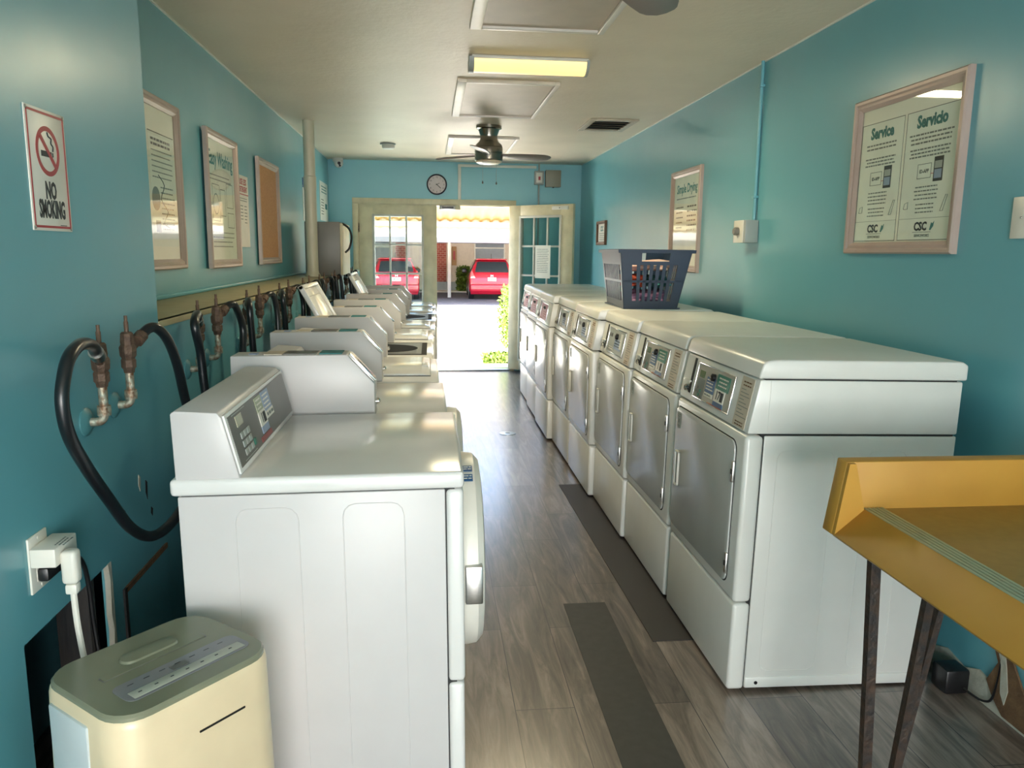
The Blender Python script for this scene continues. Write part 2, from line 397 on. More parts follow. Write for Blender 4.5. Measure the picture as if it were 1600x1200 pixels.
# hole details: stud and torn plaster edge, dark backing
t = thing('wall_hole_framing', 'dark cut-out hole low in the left wall showing a stud and torn plaster edge', 'wall opening', (XC, 1.75, 0))
MB().box(-.30, -.29, -.28, .26, 0, .7).build('backing_board', M_DARK, t)
MB().box(-.11, -.03, .155, .195, .02, .66, bevel=.003).build('stud', M_WOODD, t)
e = MB(); ys = [HY1 - 1.75 - .006 + .004 * math.sin(i * 2.3) for i in range(14)]
for i in range(13): e.prism([(ys[i], .05 + i * .045), (HY1 - 1.75 + .010, .05 + i * .045), (HY1 - 1.75 + .010, .095 + i * .045), (ys[i + 1], .095 + i * .045)], 'x', -.012, .0015)
e.build('torn_plaster_edge', M_PLASTER, t)
# second, closed patch in the left wall
t = thing('wall_access_patch', 'painted-over square access patch low in the left wall behind the nearest washer', 'wall patch', (XC, 2.05, 0))
MB().m(M_TEAL).box(0, .004, .0, .33, .15, .52).build('patch_panel', parent=t)
MB().m(M_BROWN).box(0, .006, .0, .33, .515, .53).m(M_WOODD).box(0, .006, -.012, .004, .15, .53).build('patch_edge', parent=t)
for i, (y, z, hh) in enumerate(((2.2, .80, .05), (2.25, .77, .06), (2.08, .74, .03), (2.28, .68, .03))):
    e = MB(); e.prism([(y, z), (y + .012, z - .01), (y + .006, z - hh), (y - .004, z - hh * .6)], 'x', XC, XC + .0012)
    tag(e.build('paint_chip', M_PLASTER if i == 0 else M_DARK), ['cream chip in the left wall paint beside the lowest hose bend', 'dark chip in the left wall paint right of the cream chip', 'smallest dark nick in the left wall paint above the hole', 'dark nick in the left wall paint nearest the washer'][i], 'paint chip')
# ------------------------------------------------------------------ dryers (right row)
DW, DD, DH = 0.674, 0.715, 1.115
SL0, SL1 = (0.004, .878), (0.034, 1.05)
def dryer_slope(o_y=0.0):
    return basis((SL0[0], o_y, SL0[1]), (0, -1, 0), (SL1[0] - SL0[0], 0, SL1[1] - SL0[1]))
SLL = math.hypot(SL1[0] - SL0[0], SL1[1] - SL0[1])
def bead(mb, x0, x1, z0, z1, y, r=.0016, rad=.03, openbot=False):
    pts = []
    def arc(cx, cz, a0): 
        for k in range(4):
            a = a0 + k * math.pi / 6; pts.append((cx + rad * math.cos(a), y, cz + rad * math.sin(a)))
    arc(x1 - rad, z1 - rad, 0); arc(x0 + rad, z1 - rad, math.pi / 2); arc(x0 + rad, z0 + rad, math.pi); arc(x1 - rad, z0 + rad, 1.5 * math.pi)
    pts.append(pts[0]); mb.tube(pts, r, 5)
def make_dryer(style, label, loc, tilt=0.0, num=None):
    t = thing('clothes_dryer', label, 'dryer', loc, (0, tilt, 0), 'front-control dryers along the right wall')
    b = MB().m(M_DRYER)
    b.box(.062, DD - .01, .004, DW - .004, .03, .872, bevel=.004)
    b.box(.062, DD - .008, .0, DW, .016, .055, bevel=.006)
    for x0, x1 in ((.11, .30), (.41, .545)):
        bead(b, x0, x1, .075, .825, .004)
    b.m(M_SEAM).box(.05, DD - .02, .008, DW - .008, .02, .885); b.m(M_BLACK).lathe([(.006, 0), (.006, -.004)], (.10, .002, .036), 'y', 12)
    b.build('cabinet', parent=t)
    MB().m(M_DRYER).box(0.0, .06, 0, DW, .318, .872, bevel=.014, seg=3).build('front_panel', parent=t)
    MB().m(M_DRYER).box(0.002, .06, 0, DW, .012, .314, bevel=.012, seg=3).build('lower_panel', parent=t)
    # door with a rounded outline, a dark gap round it
    def rrect(y0, y1, z0, z1, r, n=5):
        P = []
        for cx, cz, a0 in ((y1 - r, z1 - r, 0), (y0 + r, z1 - r, 90), (y0 + r, z0 + r, 180), (y1 - r, z0 + r, 270)):
            for k in range(n + 1):
                a = math.radians(a0 + 90 * k / n); P.append((cx + r * math.cos(a), cz + r * math.sin(a)))
        return P
    d = MB().m(M_SEAM).prism(rrect(.062, .668, .357, .843, .034), 'x', -.0012, .004)
    d.m(M_DRDOOR).prism(rrect(.066, .664, .361, .839, .032), 'x', -.007, .004, bevel=.003)
    do = d.build('door', parent=t)
    h = MB().m(M_WHITEP); h.box(-.016, -.007, .585, .592, .53, .67, bevel=.002); h.box(-.016, -.007, .618, .625, .53, .67, bevel=.002)
    h.box(-.016, -.007, .585, .625, .53, .537, bevel=.002); h.box(-.016, -.007, .585, .625, .663, .67, bevel=.002); h.m(M_GREY).box(-.010, -.006, .592, .618, .537, .663)
    h.build('handle', parent=do)
    for z in (.74, .43):
        hh = MB().m(M_STEEL).box(-.012, -.003, .056, .074, z - .035, z + .035, bevel=.003); hh.m(M_BLACK).box(-.014, -.008, .060, .070, z - .008, z + .008); hh.build('hinge', parent=t)
    s = MB().at(basis((-.0072, .640, .82), (0, -1, 0), (0, 0, 1))); s.m(M_LGREY).box(0, .042, -.062, 0, 0, .0006)
    s.m(M_INKG).lines(.004, .038, -.008, 2, .008, .003, .0007, seed=3).box(.006, .010, -.045, -.022, .0007, .001).box(.03, .034, -.045, -.022, .0007, .001).box(.014, .026, -.04, -.026, .0007, .001).lines(.006, .036, -.052, 1, .008, .003, .0007)
    s.build('door_notice', parent=do)
    # console
    c = MB().m(M_DRYER).prism([(SL0[0], SL0[1]), (SL1[0], SL1[1]), (DD - .01, SL1[1]), (DD - .01, SL0[1])], 'y', .002, DW - .002, bevel=.006)
    c.m(M_SEAM).box(.05, DD - .03, .006, DW - .006, SL1[1] - .004, SL1[1] + .008)
    c.m(M_DRYER).box(.068, .070, .0006, .003, SL0[1] + .005, SL1[1] - .003)
    co = c.build('console', parent=t)
    tp = MB().m(M_DRYER).prism([(.026, 1.054), (.038, 1.100), (.052, 1.110), (.085, 1.1135), (DD - .02, DH), (DD, DH - .012), (DD, 1.054)], 'y', -.002, DW + .002, bevel=.007, seg=3)
    tp.build('top_lid', parent=t)
    B = dryer_slope(DW)
    # u runs from the far end (0) to the near end (DW)
    cv = MB().at(B); cv.m(M_DRYER).box(.006, .115, .012, SLL - .008, .0, .0012); cv.m(M_SEAM).box(.092, .112, .03, SLL - .01, .001, .003)
    cv.m(M_DRYER).box(.03, .105, .070, .076, .001, .010, bevel=.001)
    cv.m(M_CHROME).lathe([(.013, 0), (.013, .012), (.008, .016)], (.078, .045, 0), 'z', 16); cv.m(M_SEAM).box(.076, .080, .038, .052, .016, .0166)
    cvo = cv.build('coin_vault', parent=co)
    P = MB().at(B); u0, u1, v0, v1 = .145, .500, .024, SLL - .018
    P.m(M_CHROME); 
    for bx in ((u0, u1, v0, v0 + .004), (u0, u1, v1 - .004, v1), (u0, u0 + .004, v0, v1), (u1 - .004, u1, v0, v1)): P.box(*bx, 0, .005, bevel=.001)
    face = {'a': M_DPANEL, 'b': M_LGREY, 'c': M_PINK}[style]
    P.m(face).box(u0 + .003, u1 - .003, v0 + .003, v1 - .003, 0, .0025)
    if style == 'a':
        P.m(mat('lcd_green', (70, 104, 52), .2)).box(.175, .225, .105, .130, .0025, .004)
        P.m(M_BLUEL).box(.255, .335, .062, .118, .0025, .0042); P.m(M_SIGN).lines(.262, .33, .108, 4, .011, .004, .0044, seed=5)
        P.m(M_SIGN).box(.255, .335, .046, .062, .0025, .0042); P.m(M_INKG).lines(.26, .33, .054, 1, .01, .005, .0044, seed=6)
        P.m(M_GREENL).box(.350, .462, .090, .142, .0025, .0045); P.m(M_SIGN).lines(.365, .45, .130, 3, .013, .005, .0047, center=True, seed=8)
        P.m(M_SIGN).box(.352, .440, .046, .090, .0025, .0048); P.m(M_BLUEL).box(.352, .440, .030, .046, .0025, .0045)
        P.m(M_INK).text(num or '17', .385, .068, .042, .0002, .0052, bold=.0012).box(.408, .432, .052, .084, .0048, .0054)
        P.m(M_BLACK).lathe([(.014, 0), (.014, .012), (.006, .016)], (.318, .122, .002), 'z', 16)
        P.m(M_SOCKET).box(.30, .44, .026, .030, .0025, .004)
        for i, (a, c2) in enumerate(((.17, .052), (.185, .046), (.20, .040), (.215, .034), (.18, .066), (.21, .056))): P.m(M_GREENL if i % 3 == 2 else M_GREY).lathe([(.006, 0), (.006, .004)], (a, c2, .0015), 'z', 10)
        P.m(M_INKG).box(.165, .24, .028, .10, .0022, .0028)
    elif style == 'b':
        P.m(M_GREY).box(.17, .23, .108, .128, .0025, .004)
        P.m(M_BLACK).lathe([(.016, 0), (.016, .012), (.006, .016)], (.34, .118, .002), 'z', 16)
        P.m(M_LBLUE).box(.30, .44, .05, .105, .0025, .0045).m(M_SIGN).box(.41, .45, .06, .14, .0025, .005).m(M_SIGN).box(.20, .29, .035, .055, .0025, .004)
        P.m(M_INK).lines(.31, .43, .095, 3, .014, .004, .0048, seed=9).m(M_INKG).lines(.17, .30, .05, 2, .012, .004, .0045, seed=4)
    else:
        P.m(M_RED).box(.16, .28, .03, .042, .0025, .004).lines(.30, .47, .09, 3, .018, .005, .0028, seed=2)
        P.m(M_INK).lathe([(.012, 0), (.012, .008)], (.36, .122, .002), 'z', 14).lathe([(.009, 0), (.009, .008)], (.30, .122, .002), 'z', 14)
    P.build('control_panel', parent=co)
    if style != 'c':
        L = MB().at(B); L.m(M_LBEIGE).box(.545, .640, .006, SLL - .006, .0, .0016)
        L.m(M_RED if False else M_BROWN).lines(.56, .625, .152, 2, .011, .0045, .0018, center=True, seed=11)
        L.m(M_INKG)
        for k in range(9): L.lines(.556, .60 + .02 * (k % 3), .128 - k * .011, 1, .01, .0022, .0018, seed=20 + k)
        L.m(M_BROWN).lines(.56, .625, .022, 2, .009, .004, .0018, center=True, seed=12)
        L.build('instruction_label', parent=co)
    return t
DRY = [  # style, front x, near y, label
    ('a', .962, 2.262, 'nearest dryer of the right row, its whole white side facing the viewer, display numbered 17', '17'),
    ('a', .962, 2.975, 'second dryer of the right row, its console showing one narrow green and white sticker', '1'),
    ('b', .945, 3.655, 'third dryer of the right row, silver-blue console plate, just before the basket dryer', None),
    ('b', .917, 4.335, 'dryer carrying the navy laundry basket, standing out into the aisle from its neighbour', None),
    ('b', .918, 5.045, 'last dryer with a silver console plate, just before the pink-labelled ones', None),
    ('c', .880, 5.745, 'nearest of the three dryers with pink console plates', None),
    ('c', .895, 6.455, 'middle one of the three dryers with pink console plates', None),
    ('c', .915, 7.165, 'farthest dryer of the right row, nearest the open door leaf', None)]
for st, x, y, lb, nm in DRY: make_dryer(st, lb, (x, y, 0.0), 0.016 if y < 4 else 0.0, nm)
# ------------------------------------------------------------------ washers (left row)
WW = 0.682
def beads_rect(mb, spec, y):
    for a in spec: bead(mb, *a, y)
def washer_cabinet(t, DP, H):
    b = MB().m(M_ENAMEL_DIM).box(.012, DP - .042, .004, WW - .004, .02, H - .042, bevel=.004)
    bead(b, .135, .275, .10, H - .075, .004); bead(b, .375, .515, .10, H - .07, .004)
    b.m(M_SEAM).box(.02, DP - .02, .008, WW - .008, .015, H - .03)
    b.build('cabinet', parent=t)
    MB().m(M_ENAMEL).box(DP - .040, DP, .0, WW, .395, H - .043, bevel=.010, seg=3).build('front_panel', parent=t)
    MB().m(M_ENAMEL).box(DP - .040, DP - .002, .0, WW, .012, .391, bevel=.010, seg=3).build('lower_panel', parent=t)
def washer_console(t, H, yA=0.0):
    c = MB().m(M_ENAMEL_DIM).prism([(.012, H - .002), (.010, H + .150), (.020, H + .156), (.110, H + .150), (.120, H + .138), (.152, H - .002)], 'y', yA, WW - .004, bevel=.004)
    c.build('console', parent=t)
    return basis((.1555, yA, H + .004), (0, 1, 0), (-.034, 0, .146))
def console_panel(co_parent, B, y1):
    P = MB().at(B); P.m(M_ENAMEL).box(.004, y1 - .004, .004, .142, -.004, .0012, bevel=.001); P.m(M_GREY).box(.018, y1 - .018, .014, .134, .0, .0024)
    P.m(M_LCD).box(.07, .125, .098, .124, .0024, .004)
    for i in range(3):
        for j in range(3): P.m(M_LGREY).box(.075 + j * .030, .098 + j * .030, .068 - i * .020, .083 - i * .020, .0024, .005, bevel=.001)
    P.m(M_GREENL).box(.168, .186, .030, .046, .0024, .005).m(M_LGREY).box(.06, .18, .018, .020, .0024, .003).box(.05, .17, .129, .131, .0024, .003)
    P.m(M_LGREEN).box(.27, .34, .088, .128, .0024, .004).m(M_LBLUE).box(.345, .43, .078, .130, .0024, .0042).m(M_SIGN).lines(.352, .42, .12, 4, .011, .004, .0045, seed=5).lines(.278, .33, .12, 3, .011, .004, .0043, seed=15)
    P.m(M_SIGN).box(.27, .345, .052, .090, .0024, .0046).box(.35, .435, .058, .078, .0024, .0046).m(M_LBLUE).box(.27, .345, .034, .052, .0024, .0044)
    P.m(M_INK).text('1', .297, .070, .036, .0002, .005, bold=.001).box(.31, .335, .057, .084, .0046, .0052).m(M_INKG).lines(.355, .43, .068, 1, .01, .008, .0048, seed=31)
    P.m(mat('label_dull_red', (150, 70, 72), .4)).box(.24, .36, .018, .030, .0024, .004)
    P.build('control_panel', parent=co_parent)
def round_door(t, DP, yc, zc, R):
    d = MB().m(M_WHITEP).lathe([(R, 0), (R + .004, .012), (R, .040), (R - .018, .056), (R - .05, .060), (R - .085, .050)], (DP, yc, zc), 'x', 48, cap=True)
    do = d.build('door', parent=t)
    MB().m(M_CARGL).lathe([(R - .085, .048), (R - .11, .056), (R - .16, .062), (.02, .064)], (DP, yc, zc), 'x', 40).build('door_glass', parent=do)
    MB().m(M_STEEL).box(DP + .006, DP + .05, yc - R - .012, yc - R + .02, zc - .05, zc + .05, bevel=.004).build('hinge', parent=do)
    l = MB().m(M_BLUEL).at(Matrix.Identity(4))
    for a0 in (96, 104):
        a = math.radians(a0 + 14); py = yc + (R + .0045) * math.cos(a); pz = zc + (R + .0045) * math.sin(a)
        l.at(basis((DP + .008, py, pz), (1, 0, 0), (0, math.sin(a), -math.cos(a)))).m(M_BLUEL).box(.0, .026, -.012, .012, -.001, .0012).m(M_SIGN).lines(.003, .024, .006, 2, .009, .003, .0013)
    l.build('door_sticker', parent=do)
# first washer: front loader
H1 = .921; D1 = .652
w = thing('washing_machine', 'nearest white front-loading washer, its full side towards the viewer, grey keypad console', 'washing machine', (-.568, 1.73, 0), (0, -.012, 0), 'washers along the left wall')
washer_cabinet(w, D1, H1)
MB().m(M_ENAMEL).box(-.002, D1 + .002, -.003, WW + .003, H1 - .040, H1, bevel=.010, seg=3).build('top_lid', parent=w)
B = washer_console(w, H1); console_panel(w.children[-1], B, WW - .004)
round_door(w, D1, .36, .60, .262)
# other washers: coin meter case on the near side of the top
def make_washer(label, loc, front_loader=False, lid_open=False, plain=False):
    H = .900; DP = .672
    t = thing('washing_machine', label, 'washing machine', loc, (0, 0, 0), 'washers along the left wall')
    washer_cabinet(t, DP, H)
    tp = MB().m(M_ENAMEL).box(-.002, DP + .002, -.003, WW + .003, H - .040, H, bevel=.010, seg=3)
    if not front_loader:
        tp.m(M_SEAM).box(.172, .640, .130, .672, H - .002, H + .0015)
        if lid_open:
            tp.m(M_GREY).box(.20, .612, .160, .642, H - .001, H + .002); tp.m(M_DARK).lathe([(.17, 0), (.17, .003)], (.42, .40, H), 'z', 32)
    tp.build('top_panel', parent=t)
    washer_console(t, H, .112)
    co = t.children[-1]
    B = basis((.1555, .112, H + .004), (0, 1, 0), (-.034, 0, .146))
    P = MB().at(B); P.m(M_GREY).box(.02, .54, .016, .132, .0, .0016).m(M_SIGN).lines(.05, .5, .11, 3, .03, .006, .002, seed=3); P.build('control_panel', parent=co)
    mc = MB().m(M_ENAMEL_DIM).prism([(.0, H), (.0, H + .200), (.357, H + .205), (.442, H + .112), (.442, H)], 'y', .004, .112, bevel=.004)
    bead_pts = [(.03, .0035, H + .150), (.075, .0035, H + .150), (.075, .0035, H + .158), (.03, .0035, H + .158), (.03, .0035, H + .150)]
    mc.tube(bead_pts, .001, 4)
    mo = mc.build('coin_meter_case', parent=t)
    u = MB().m(M_GREY).box(.16, .26, .02, .10, H + .2005, H + .206).m(M_FTEAL).box(.27, .34, .02, .10, H + .202, H + .2075).m(M_LBLUE).box(.05, .075, .04, .07, H + .2, H + .2035).m(M_LBEIGE).box(.10, .155, .02, .10, H + .2, H + .2045)
    u.build('case_label', parent=mo)
    Bs = basis((.442, .004, H + .112), (0, 1, 0), (-.085, 0, .093))
    c = MB().at(Bs); c.m(M_STEEL).box(.008, .100, .006, .120, .0, .004, bevel=.001); c.m(M_CHROME).box(.012, .020, .004, .122, .003, .010, bevel=.002).box(.040, .070, .02, .10, .003, .006, bevel=.001); c.m(M_BLACK).box(.052, .058, .03, .09, .006, .0066)
    c.build('coin_slide', parent=mo)
    MB().m(M_CHROME).lathe([(.011, 0), (.011, .010), (.006, .014)], (.442, .058, H + .045), 'x', 16).build('lock', parent=mo)
    if front_loader: round_door(t, DP, .36, .60, .255)
    else:
        if lid_open:
            Bl = basis((.196, .135, H + .012), (0, 1, 0), (-.185, 0, .335))
            l = MB().at(Bl); l.m(M_ENAMEL).box(0, .53, 0, .385, -.014, -.006, bevel=.004)
            for bx in ((0, .53, 0, .022), (0, .53, .363, .385), (0, .022, 0, .385), (.508, .53, 0, .385)): l.box(*bx, -.014, .012, bevel=.004)
            l.box(.07, .46, .07, .32, -.008, .004, bevel=.01, seg=3); l.m(M_BLACK).lathe([(.006, 0), (.006, .006)], (.012, .09, .011), 'z', 10)
            l.build('lid', parent=t)
        else:
            l = MB().m(M_ENAMEL).prism([(.176, H + .001), (.180, H + .012), (.60, H + .012), (.636, H + .006), (.640, H + .001)], 'y', .134, .668, bevel=.003)
            l.box(.60, .628, .36, .44, H + .008, H + .016, bevel=.003)
            l.build('lid', parent=t)
    return t
WLAB = ['second washer of the left row, tallest-looking coin case right behind the nearest console',
        'third washer of the left row, mustard and white reflections on its shut lid',
        'washer with its lid raised, fourth of the left row',
        'closed washer just beyond the nearer raised lid',
        'closed washer just before the farther raised lid',
        'washer with its lid raised, farther of the two, near the closed door leaf',
        'closed washer, second from the far end of the left row',
        'last washer of the left row, nearest the closed glazed door']
WY = [2.455, 3.165, 3.86, 4.555, 5.25, 5.95, 6.66, 7.37]; WX = [-.620, -.640, -.66, -.655, -.64, -.63, -.62, -.62]
for i in range(8):
    make_washer(WLAB[i], (WX[i], WY[i], 0), front_loader=(i == 0), lid_open=(i in (2, 5)))
# ------------------------------------------------------------------ water valves and hoses
def make_valve(label, loc, right):
    t = thing('water_valve', label, 'water valve', loc, (0, 0, 0), 'brass water valves on the left wall')
    MB().m(mat('valve_flange_teal', (84, 140, 146), .35)).lathe([(.034, 0), (.034, .004), (.022, .012), (.016, .014)], (0, 0, 0), 'x', 24).build('wall_flange', parent=t)
    MB().m(M_COPPER).tube([(.0, 0, 0), (.024, 0, 0), (.038, 0, .004), (.045, 0, .018), (.045, 0, .04), (.045, 0, .105)], .0105, 12, smooth=3).lathe([(.015, -.012), (.016, 0), (.015, .012)], (.045, 0, .028), 'z', 14).build('copper_pipe', parent=t)
    v = MB().m(M_BRASS).lathe([(.013, .085), (.015, .095), (.019, .100), (.019, .118), (.016, .122), (.021, .130), (.022, .150), (.017, .158), (.018, .164), (.016, .186), (.012, .190)], (.045, 0, 0), 'z', 8)
    s = 1 if right else -1
    v.tube([(.045, 0, .142), (.053, s * .028, .158), (.057, s * .040, .165)], .013, 10)
    v.build('valve_body', parent=t)
    MB().m(M_BRASS).lathe([(.006, .188), (.006, .215), (.0045, .218), (.0045, .232)], (.045, 0, 0), 'z', 8).build('stem', parent=t)
    MB().m(M_STEEL if not right else M_BRASS).tube([(.056, s * .034, .162), (.061, s * .060, .176)], .017, 12).build('hose_coupling', parent=t)
    return t
VY = [(1.90, 2.07), (2.69, 2.92), (3.40, 3.64), (4.13, 4.39), (4.88, 5.13), (5.60, 5.85), (6.30, 6.50), (7.33, 7.46), (7.80, 7.95)]
HN = ['nearest pair', 'second pair', 'third pair', 'fourth pair', 'fifth pair', 'sixth pair', 'seventh pair', 'eighth pair', 'farthest pair']
XH = -.735
for i, (a, b) in enumerate(VY):
    z = 1.018 if i == 0 else 1.026
    make_valve('left-hand brass valve of the %s along the left wall' % HN[i] if i else 'nearest brass valve on the left wall, steel coupling and flaking pipe', (XC, a, z), False)
    make_valve('right-hand brass valve of the %s along the left wall' % HN[i], (XC, b, z + .008), True)
    if i == 0:
        p1 = [(-.759, 1.842, 1.193), (-.746, 1.79, 1.216), (-.73, 1.70, 1.228), (-.722, 1.63, 1.214), (-.72, 1.594, 1.180), (-.72, 1.575, 1.127), (-.72, 1.592, 1.058), (-.72, 1.656, .974), (-.72, 1.753, .872), (-.72, 1.865, .763), (-.715, 1.984, .698), (-.70, 2.096, .697), (-.68, 2.198, .746), (-.65, 2.25, .85)]
        p2 = [(-.759, 2.125, 1.202), (-.746, 2.150, 1.218), (-.733, 2.175, 1.214), (-.722, 2.22, 1.175), (-.72, 2.28, 1.095), (-.72, 2.335, .979), (-.70, 2.36, .86), (-.68, 2.38, .7)]
    else:
        dr = (0.0, .02, -.01)[i % 3]
        p1 = [(-.759, a - .058, z + .174), (-.742, a - .12, z + .196), (-.724, a - .195 - dr, z + .170), (-.72, a - .185, z + .08), (-.715, a - .17, z - .06), (-.70, a - .12, z - .25), (-.68, a - .05, z - .40)]
        p2 = [(-.759, b + .056, z + .184), (-.745, b + .082, z + .197), (-.732, b + .11, z + .185), (-.722, b + .14 + dr, z + .10), (-.718, b + .12, z - .02), (-.70, b + .07, z - .20), (-.68, b + .03, z - .38)]
        if i >= 6:
            p1 = [(-.759, a - .056, z + .174), (-.742, a - .075, z + .19), (-.73, a - .085, z + .15), (-.72, a - .08, z + .0), (-.70, a - .06, z - .3)]
            p2 = [(-.759, b + .056, z + .184), (-.745, b + .075, z + .195), (-.735, b + .085, z + .15), (-.722, b + .08, z + .0), (-.70, b + .05, z - .3)]
    tag(MB().tube(p1, .0135, 12, smooth=6).build('water_hose', M_RUBBER), ('long black hose looping down the left wall from the nearest valve' if i == 0 else 'black hose dropping from the left-hand valve of the %s' % HN[i]), 'hose', 'black rubber hoses behind the washers')
    tag(MB().tube(p2, .0135, 12, smooth=6).build('water_hose', M_RUBBER), ('black hose arching right from the second valve behind the nearest washer' if i == 0 else 'black hose arching from the right-hand valve of the %s' % HN[i]), 'hose', 'black rubber hoses behind the washers')
# ------------------------------------------------------------------ left wall: signs, posters, cork board
def left_basis(x, y, z): return basis((x, y, z), (0, 1, 0), (0, 0, 1))       # u along +y, out = +x
def right_basis(x, y, z): return basis((x, y, z), (0, -1, 0), (0, 0, 1))     # u along -y, out = -x
def framed(name, label, cat, B, w, h, fw=.045, kind=None, lean=0.0, group=None):
    """frame with stepped moulding; origin at lower left on the wall; returns the Empty with matrix B"""
    t = thing(name, label, cat, group=group)
    t.matrix_world = B
    f = MB().m(M_FRAME)
    prof = [(0, 0), (0, .020), (.006, .026), (.016, .024), (.022, .018), (.032, .020), (fw, .010), (fw, .0)]
    def loop(d, z): return [(d, d, z), (w - d, d, z), (w - d, h - d, z), (d, h - d, z)]
    f.ring([loop(d, z) for d, z in prof], cap0=False, cap1=False)
    f.build('frame', parent=t, ang=.3)
    return t
# NO SMOKING sign
t = thing('no_smoking_sign', 'white NO SMOKING sign with a red border on the near left wall', 'sign'); t.matrix_world = left_basis(XC, 1.733, 1.463)
Bz = MB().m(M_SIGN).box(0, .176, 0, .254, 0, .003, bevel=.001); Bz.build('plate', parent=t)
q = MB().m(M_RED); 
for bx in ((.006, .170, .006, .011), (.006, .170, .243, .248), (.006, .011, .006, .248), (.165, .170, .006, .248)): q.box(*bx, .003, .0036)
def annulus(mb, cx, cy_, r0, r1, z0, z1, n=40):
    mb.ring([[(cx + r * math.cos(2 * math.pi * k / n), cy_ + r * math.sin(2 * math.pi * k / n), z) for k in range(n)] for r, z in ((r0, z0), (r0, z1), (r1, z1), (r1, z0))], cap0=False, cap1=False)
annulus(q, .088, .168, .042, .052, .003, .0037); c45 = math.cos(math.radians(-45))
q.prism([(.088 - .036, .168 + .029), (.088 - .029, .168 + .036), (.088 + .036, .168 - .029), (.088 + .029, .168 - .036)], 'z', .0034, .0042)
q.build('red_border', parent=t)
k = MB().m(M_INK); k.box(.058, .104, .156, .168, .003, .0037).box(.108, .112, .158, .167, .003, .0037)
k.tube([(.110, .170, .0035), (.112, .180, .0035), (.104, .186, .0035), (.106, .196, .0035), (.094, .200, .0035), (.090, .208, .0035)], .0016, 6, smooth=3)
k.text('NO', .088, .084, .050, .0003, .0034, bold=.0018, sx=.62); k.text('SMOKING', .088, .044, .052, .0003, .0034, bold=.0018, sx=.50); k.box(.12, .15, .012, .0135, .003, .0034)
k.build('lettering', parent=t)
for px, py in ((.006, .248), (.170, .248), (.170, .006), (.006, .006)): MB().m(M_STEEL).lathe([(.004, .002), (.004, .004), (.002, .005)], (px, py, 0), 'z', 10).build('screw', parent=t)
# frame 1
def poster_glass(t, w, h, fw, z=.0085): MB().m(M_PGLASS).box(fw - .002, w - fw + .002, fw - .002, h - fw + .002, z, z + .0015).build('glass_pane', parent=t)
t = framed('framed_poster', 'nearest framed instruction poster on the recessed left wall, partly behind the wall corner', 'poster', left_basis(XL, 3.14, 1.335), .68, .72, group='framed notices on the walls')
p = MB().m(M_PAPER).box(.04, .64, .04, .68, .001, .004); p.build('paper', parent=t)
p = MB().m(M_PAPERG).box(.30, .62, .10, .575, .004, .0045).m(M_INK).box(.30, .62, .572, .576, .0045, .005)
p.lines(.33, .58, .545, 2, .02, .010, .005, seed=3); p.m(M_INKG).lines(.33, .60, .50, 6, .022, .005, .005, seed=4).lines(.42, .60, .35, 9, .022, .006, .005, seed=5)
p.m(M_INK).tube([(.40, .40, .005), (.47, .36, .005), (.42, .30, .005), (.50, .25, .005), (.44, .20, .005), (.52, .18, .005)], .002, 5, smooth=3).box(.34, .40, .16, .21, .0045, .005); p.m(M_INKG).lathe([(.05, 0), (.05, .0006)], (.36, .30, .0045), 'z', 20)
p.build('printed_sheet', parent=t); poster_glass(t, .68, .72, .045)
# frame 2 Easy Washing
t = framed('framed_poster', 'framed poster headed Easy Washing on the left wall', 'poster', left_basis(XL + .012, 4.21, 1.325), .64, .715, group='framed notices on the walls')
p = MB().m(M_PAPERG).box(.04, .60, .04, .675, .001, .004); p.build('paper', parent=t)
p = MB().m(M_INKT).text('Easy Washing', .32, .575, .105, .0003, .0045, bold=.002, sx=.85).m(M_INKG).lines(.09, .55, .49, 2, .022, .006, .0045, seed=2)
p.m(M_INKG)
for x0, x1, z0, z1 in ((.12, .26, .25, .44), (.28, .38, .28, .42), (.41, .55, .33, .46), (.42, .56, .22, .30)):
    for bx in ((x0, x1, z0, z0 + .004), (x0, x1, z1, z1 + .004), (x0, x0 + .004, z0, z1), (x1, x1 + .004, z0, z1)): p.box(*bx, .004, .0045)
annulus(p, .19, .34, .05, .056, .004, .0046); p.lines(.10, .56, .19, 4, .025, .006, .0045, seed=8)
p.build('lettering', parent=t); poster_glass(t, .64, .715, .045)
# USE LESS DETERGENT sign
t = thing('wall_notice', 'narrow unframed notice with red heading Use Less Detergent between poster and cork board', 'sign'); t.matrix_world = left_basis(XL, 4.95, 1.44)
MB().m(M_SIGN).box(0, .27, 0, .435, 0, .003).build('plate', parent=t)
p = MB().m(M_RED).text('USE LESS', .135, .395, .050, .0003, .0034, bold=.0012, sx=.9).text('DETERGENT', .135, .350, .046, .0003, .0034, bold=.0012, sx=.8).box(.0, .27, .318, .324, .003, .0034)
p.m(M_INKG).lines(.04, .23, .296, 2, .014, .005, .0032, center=True).lines(.05, .12, .25, 5, .02, .006, .0032, seed=3).lines(.15, .22, .25, 6, .02, .006, .0032, seed=4)
p.build('lettering', parent=t)
# cork board
t = framed('cork_board', 'empty cork board in a pinkish bronze frame on the left wall', 'notice board', left_basis(XL + .01, 5.43, 1.325), .70, .71)
MB().m(M_CORK).box(.04, .66, .04, .67, .001, .006).build('cork_sheet', parent=t)
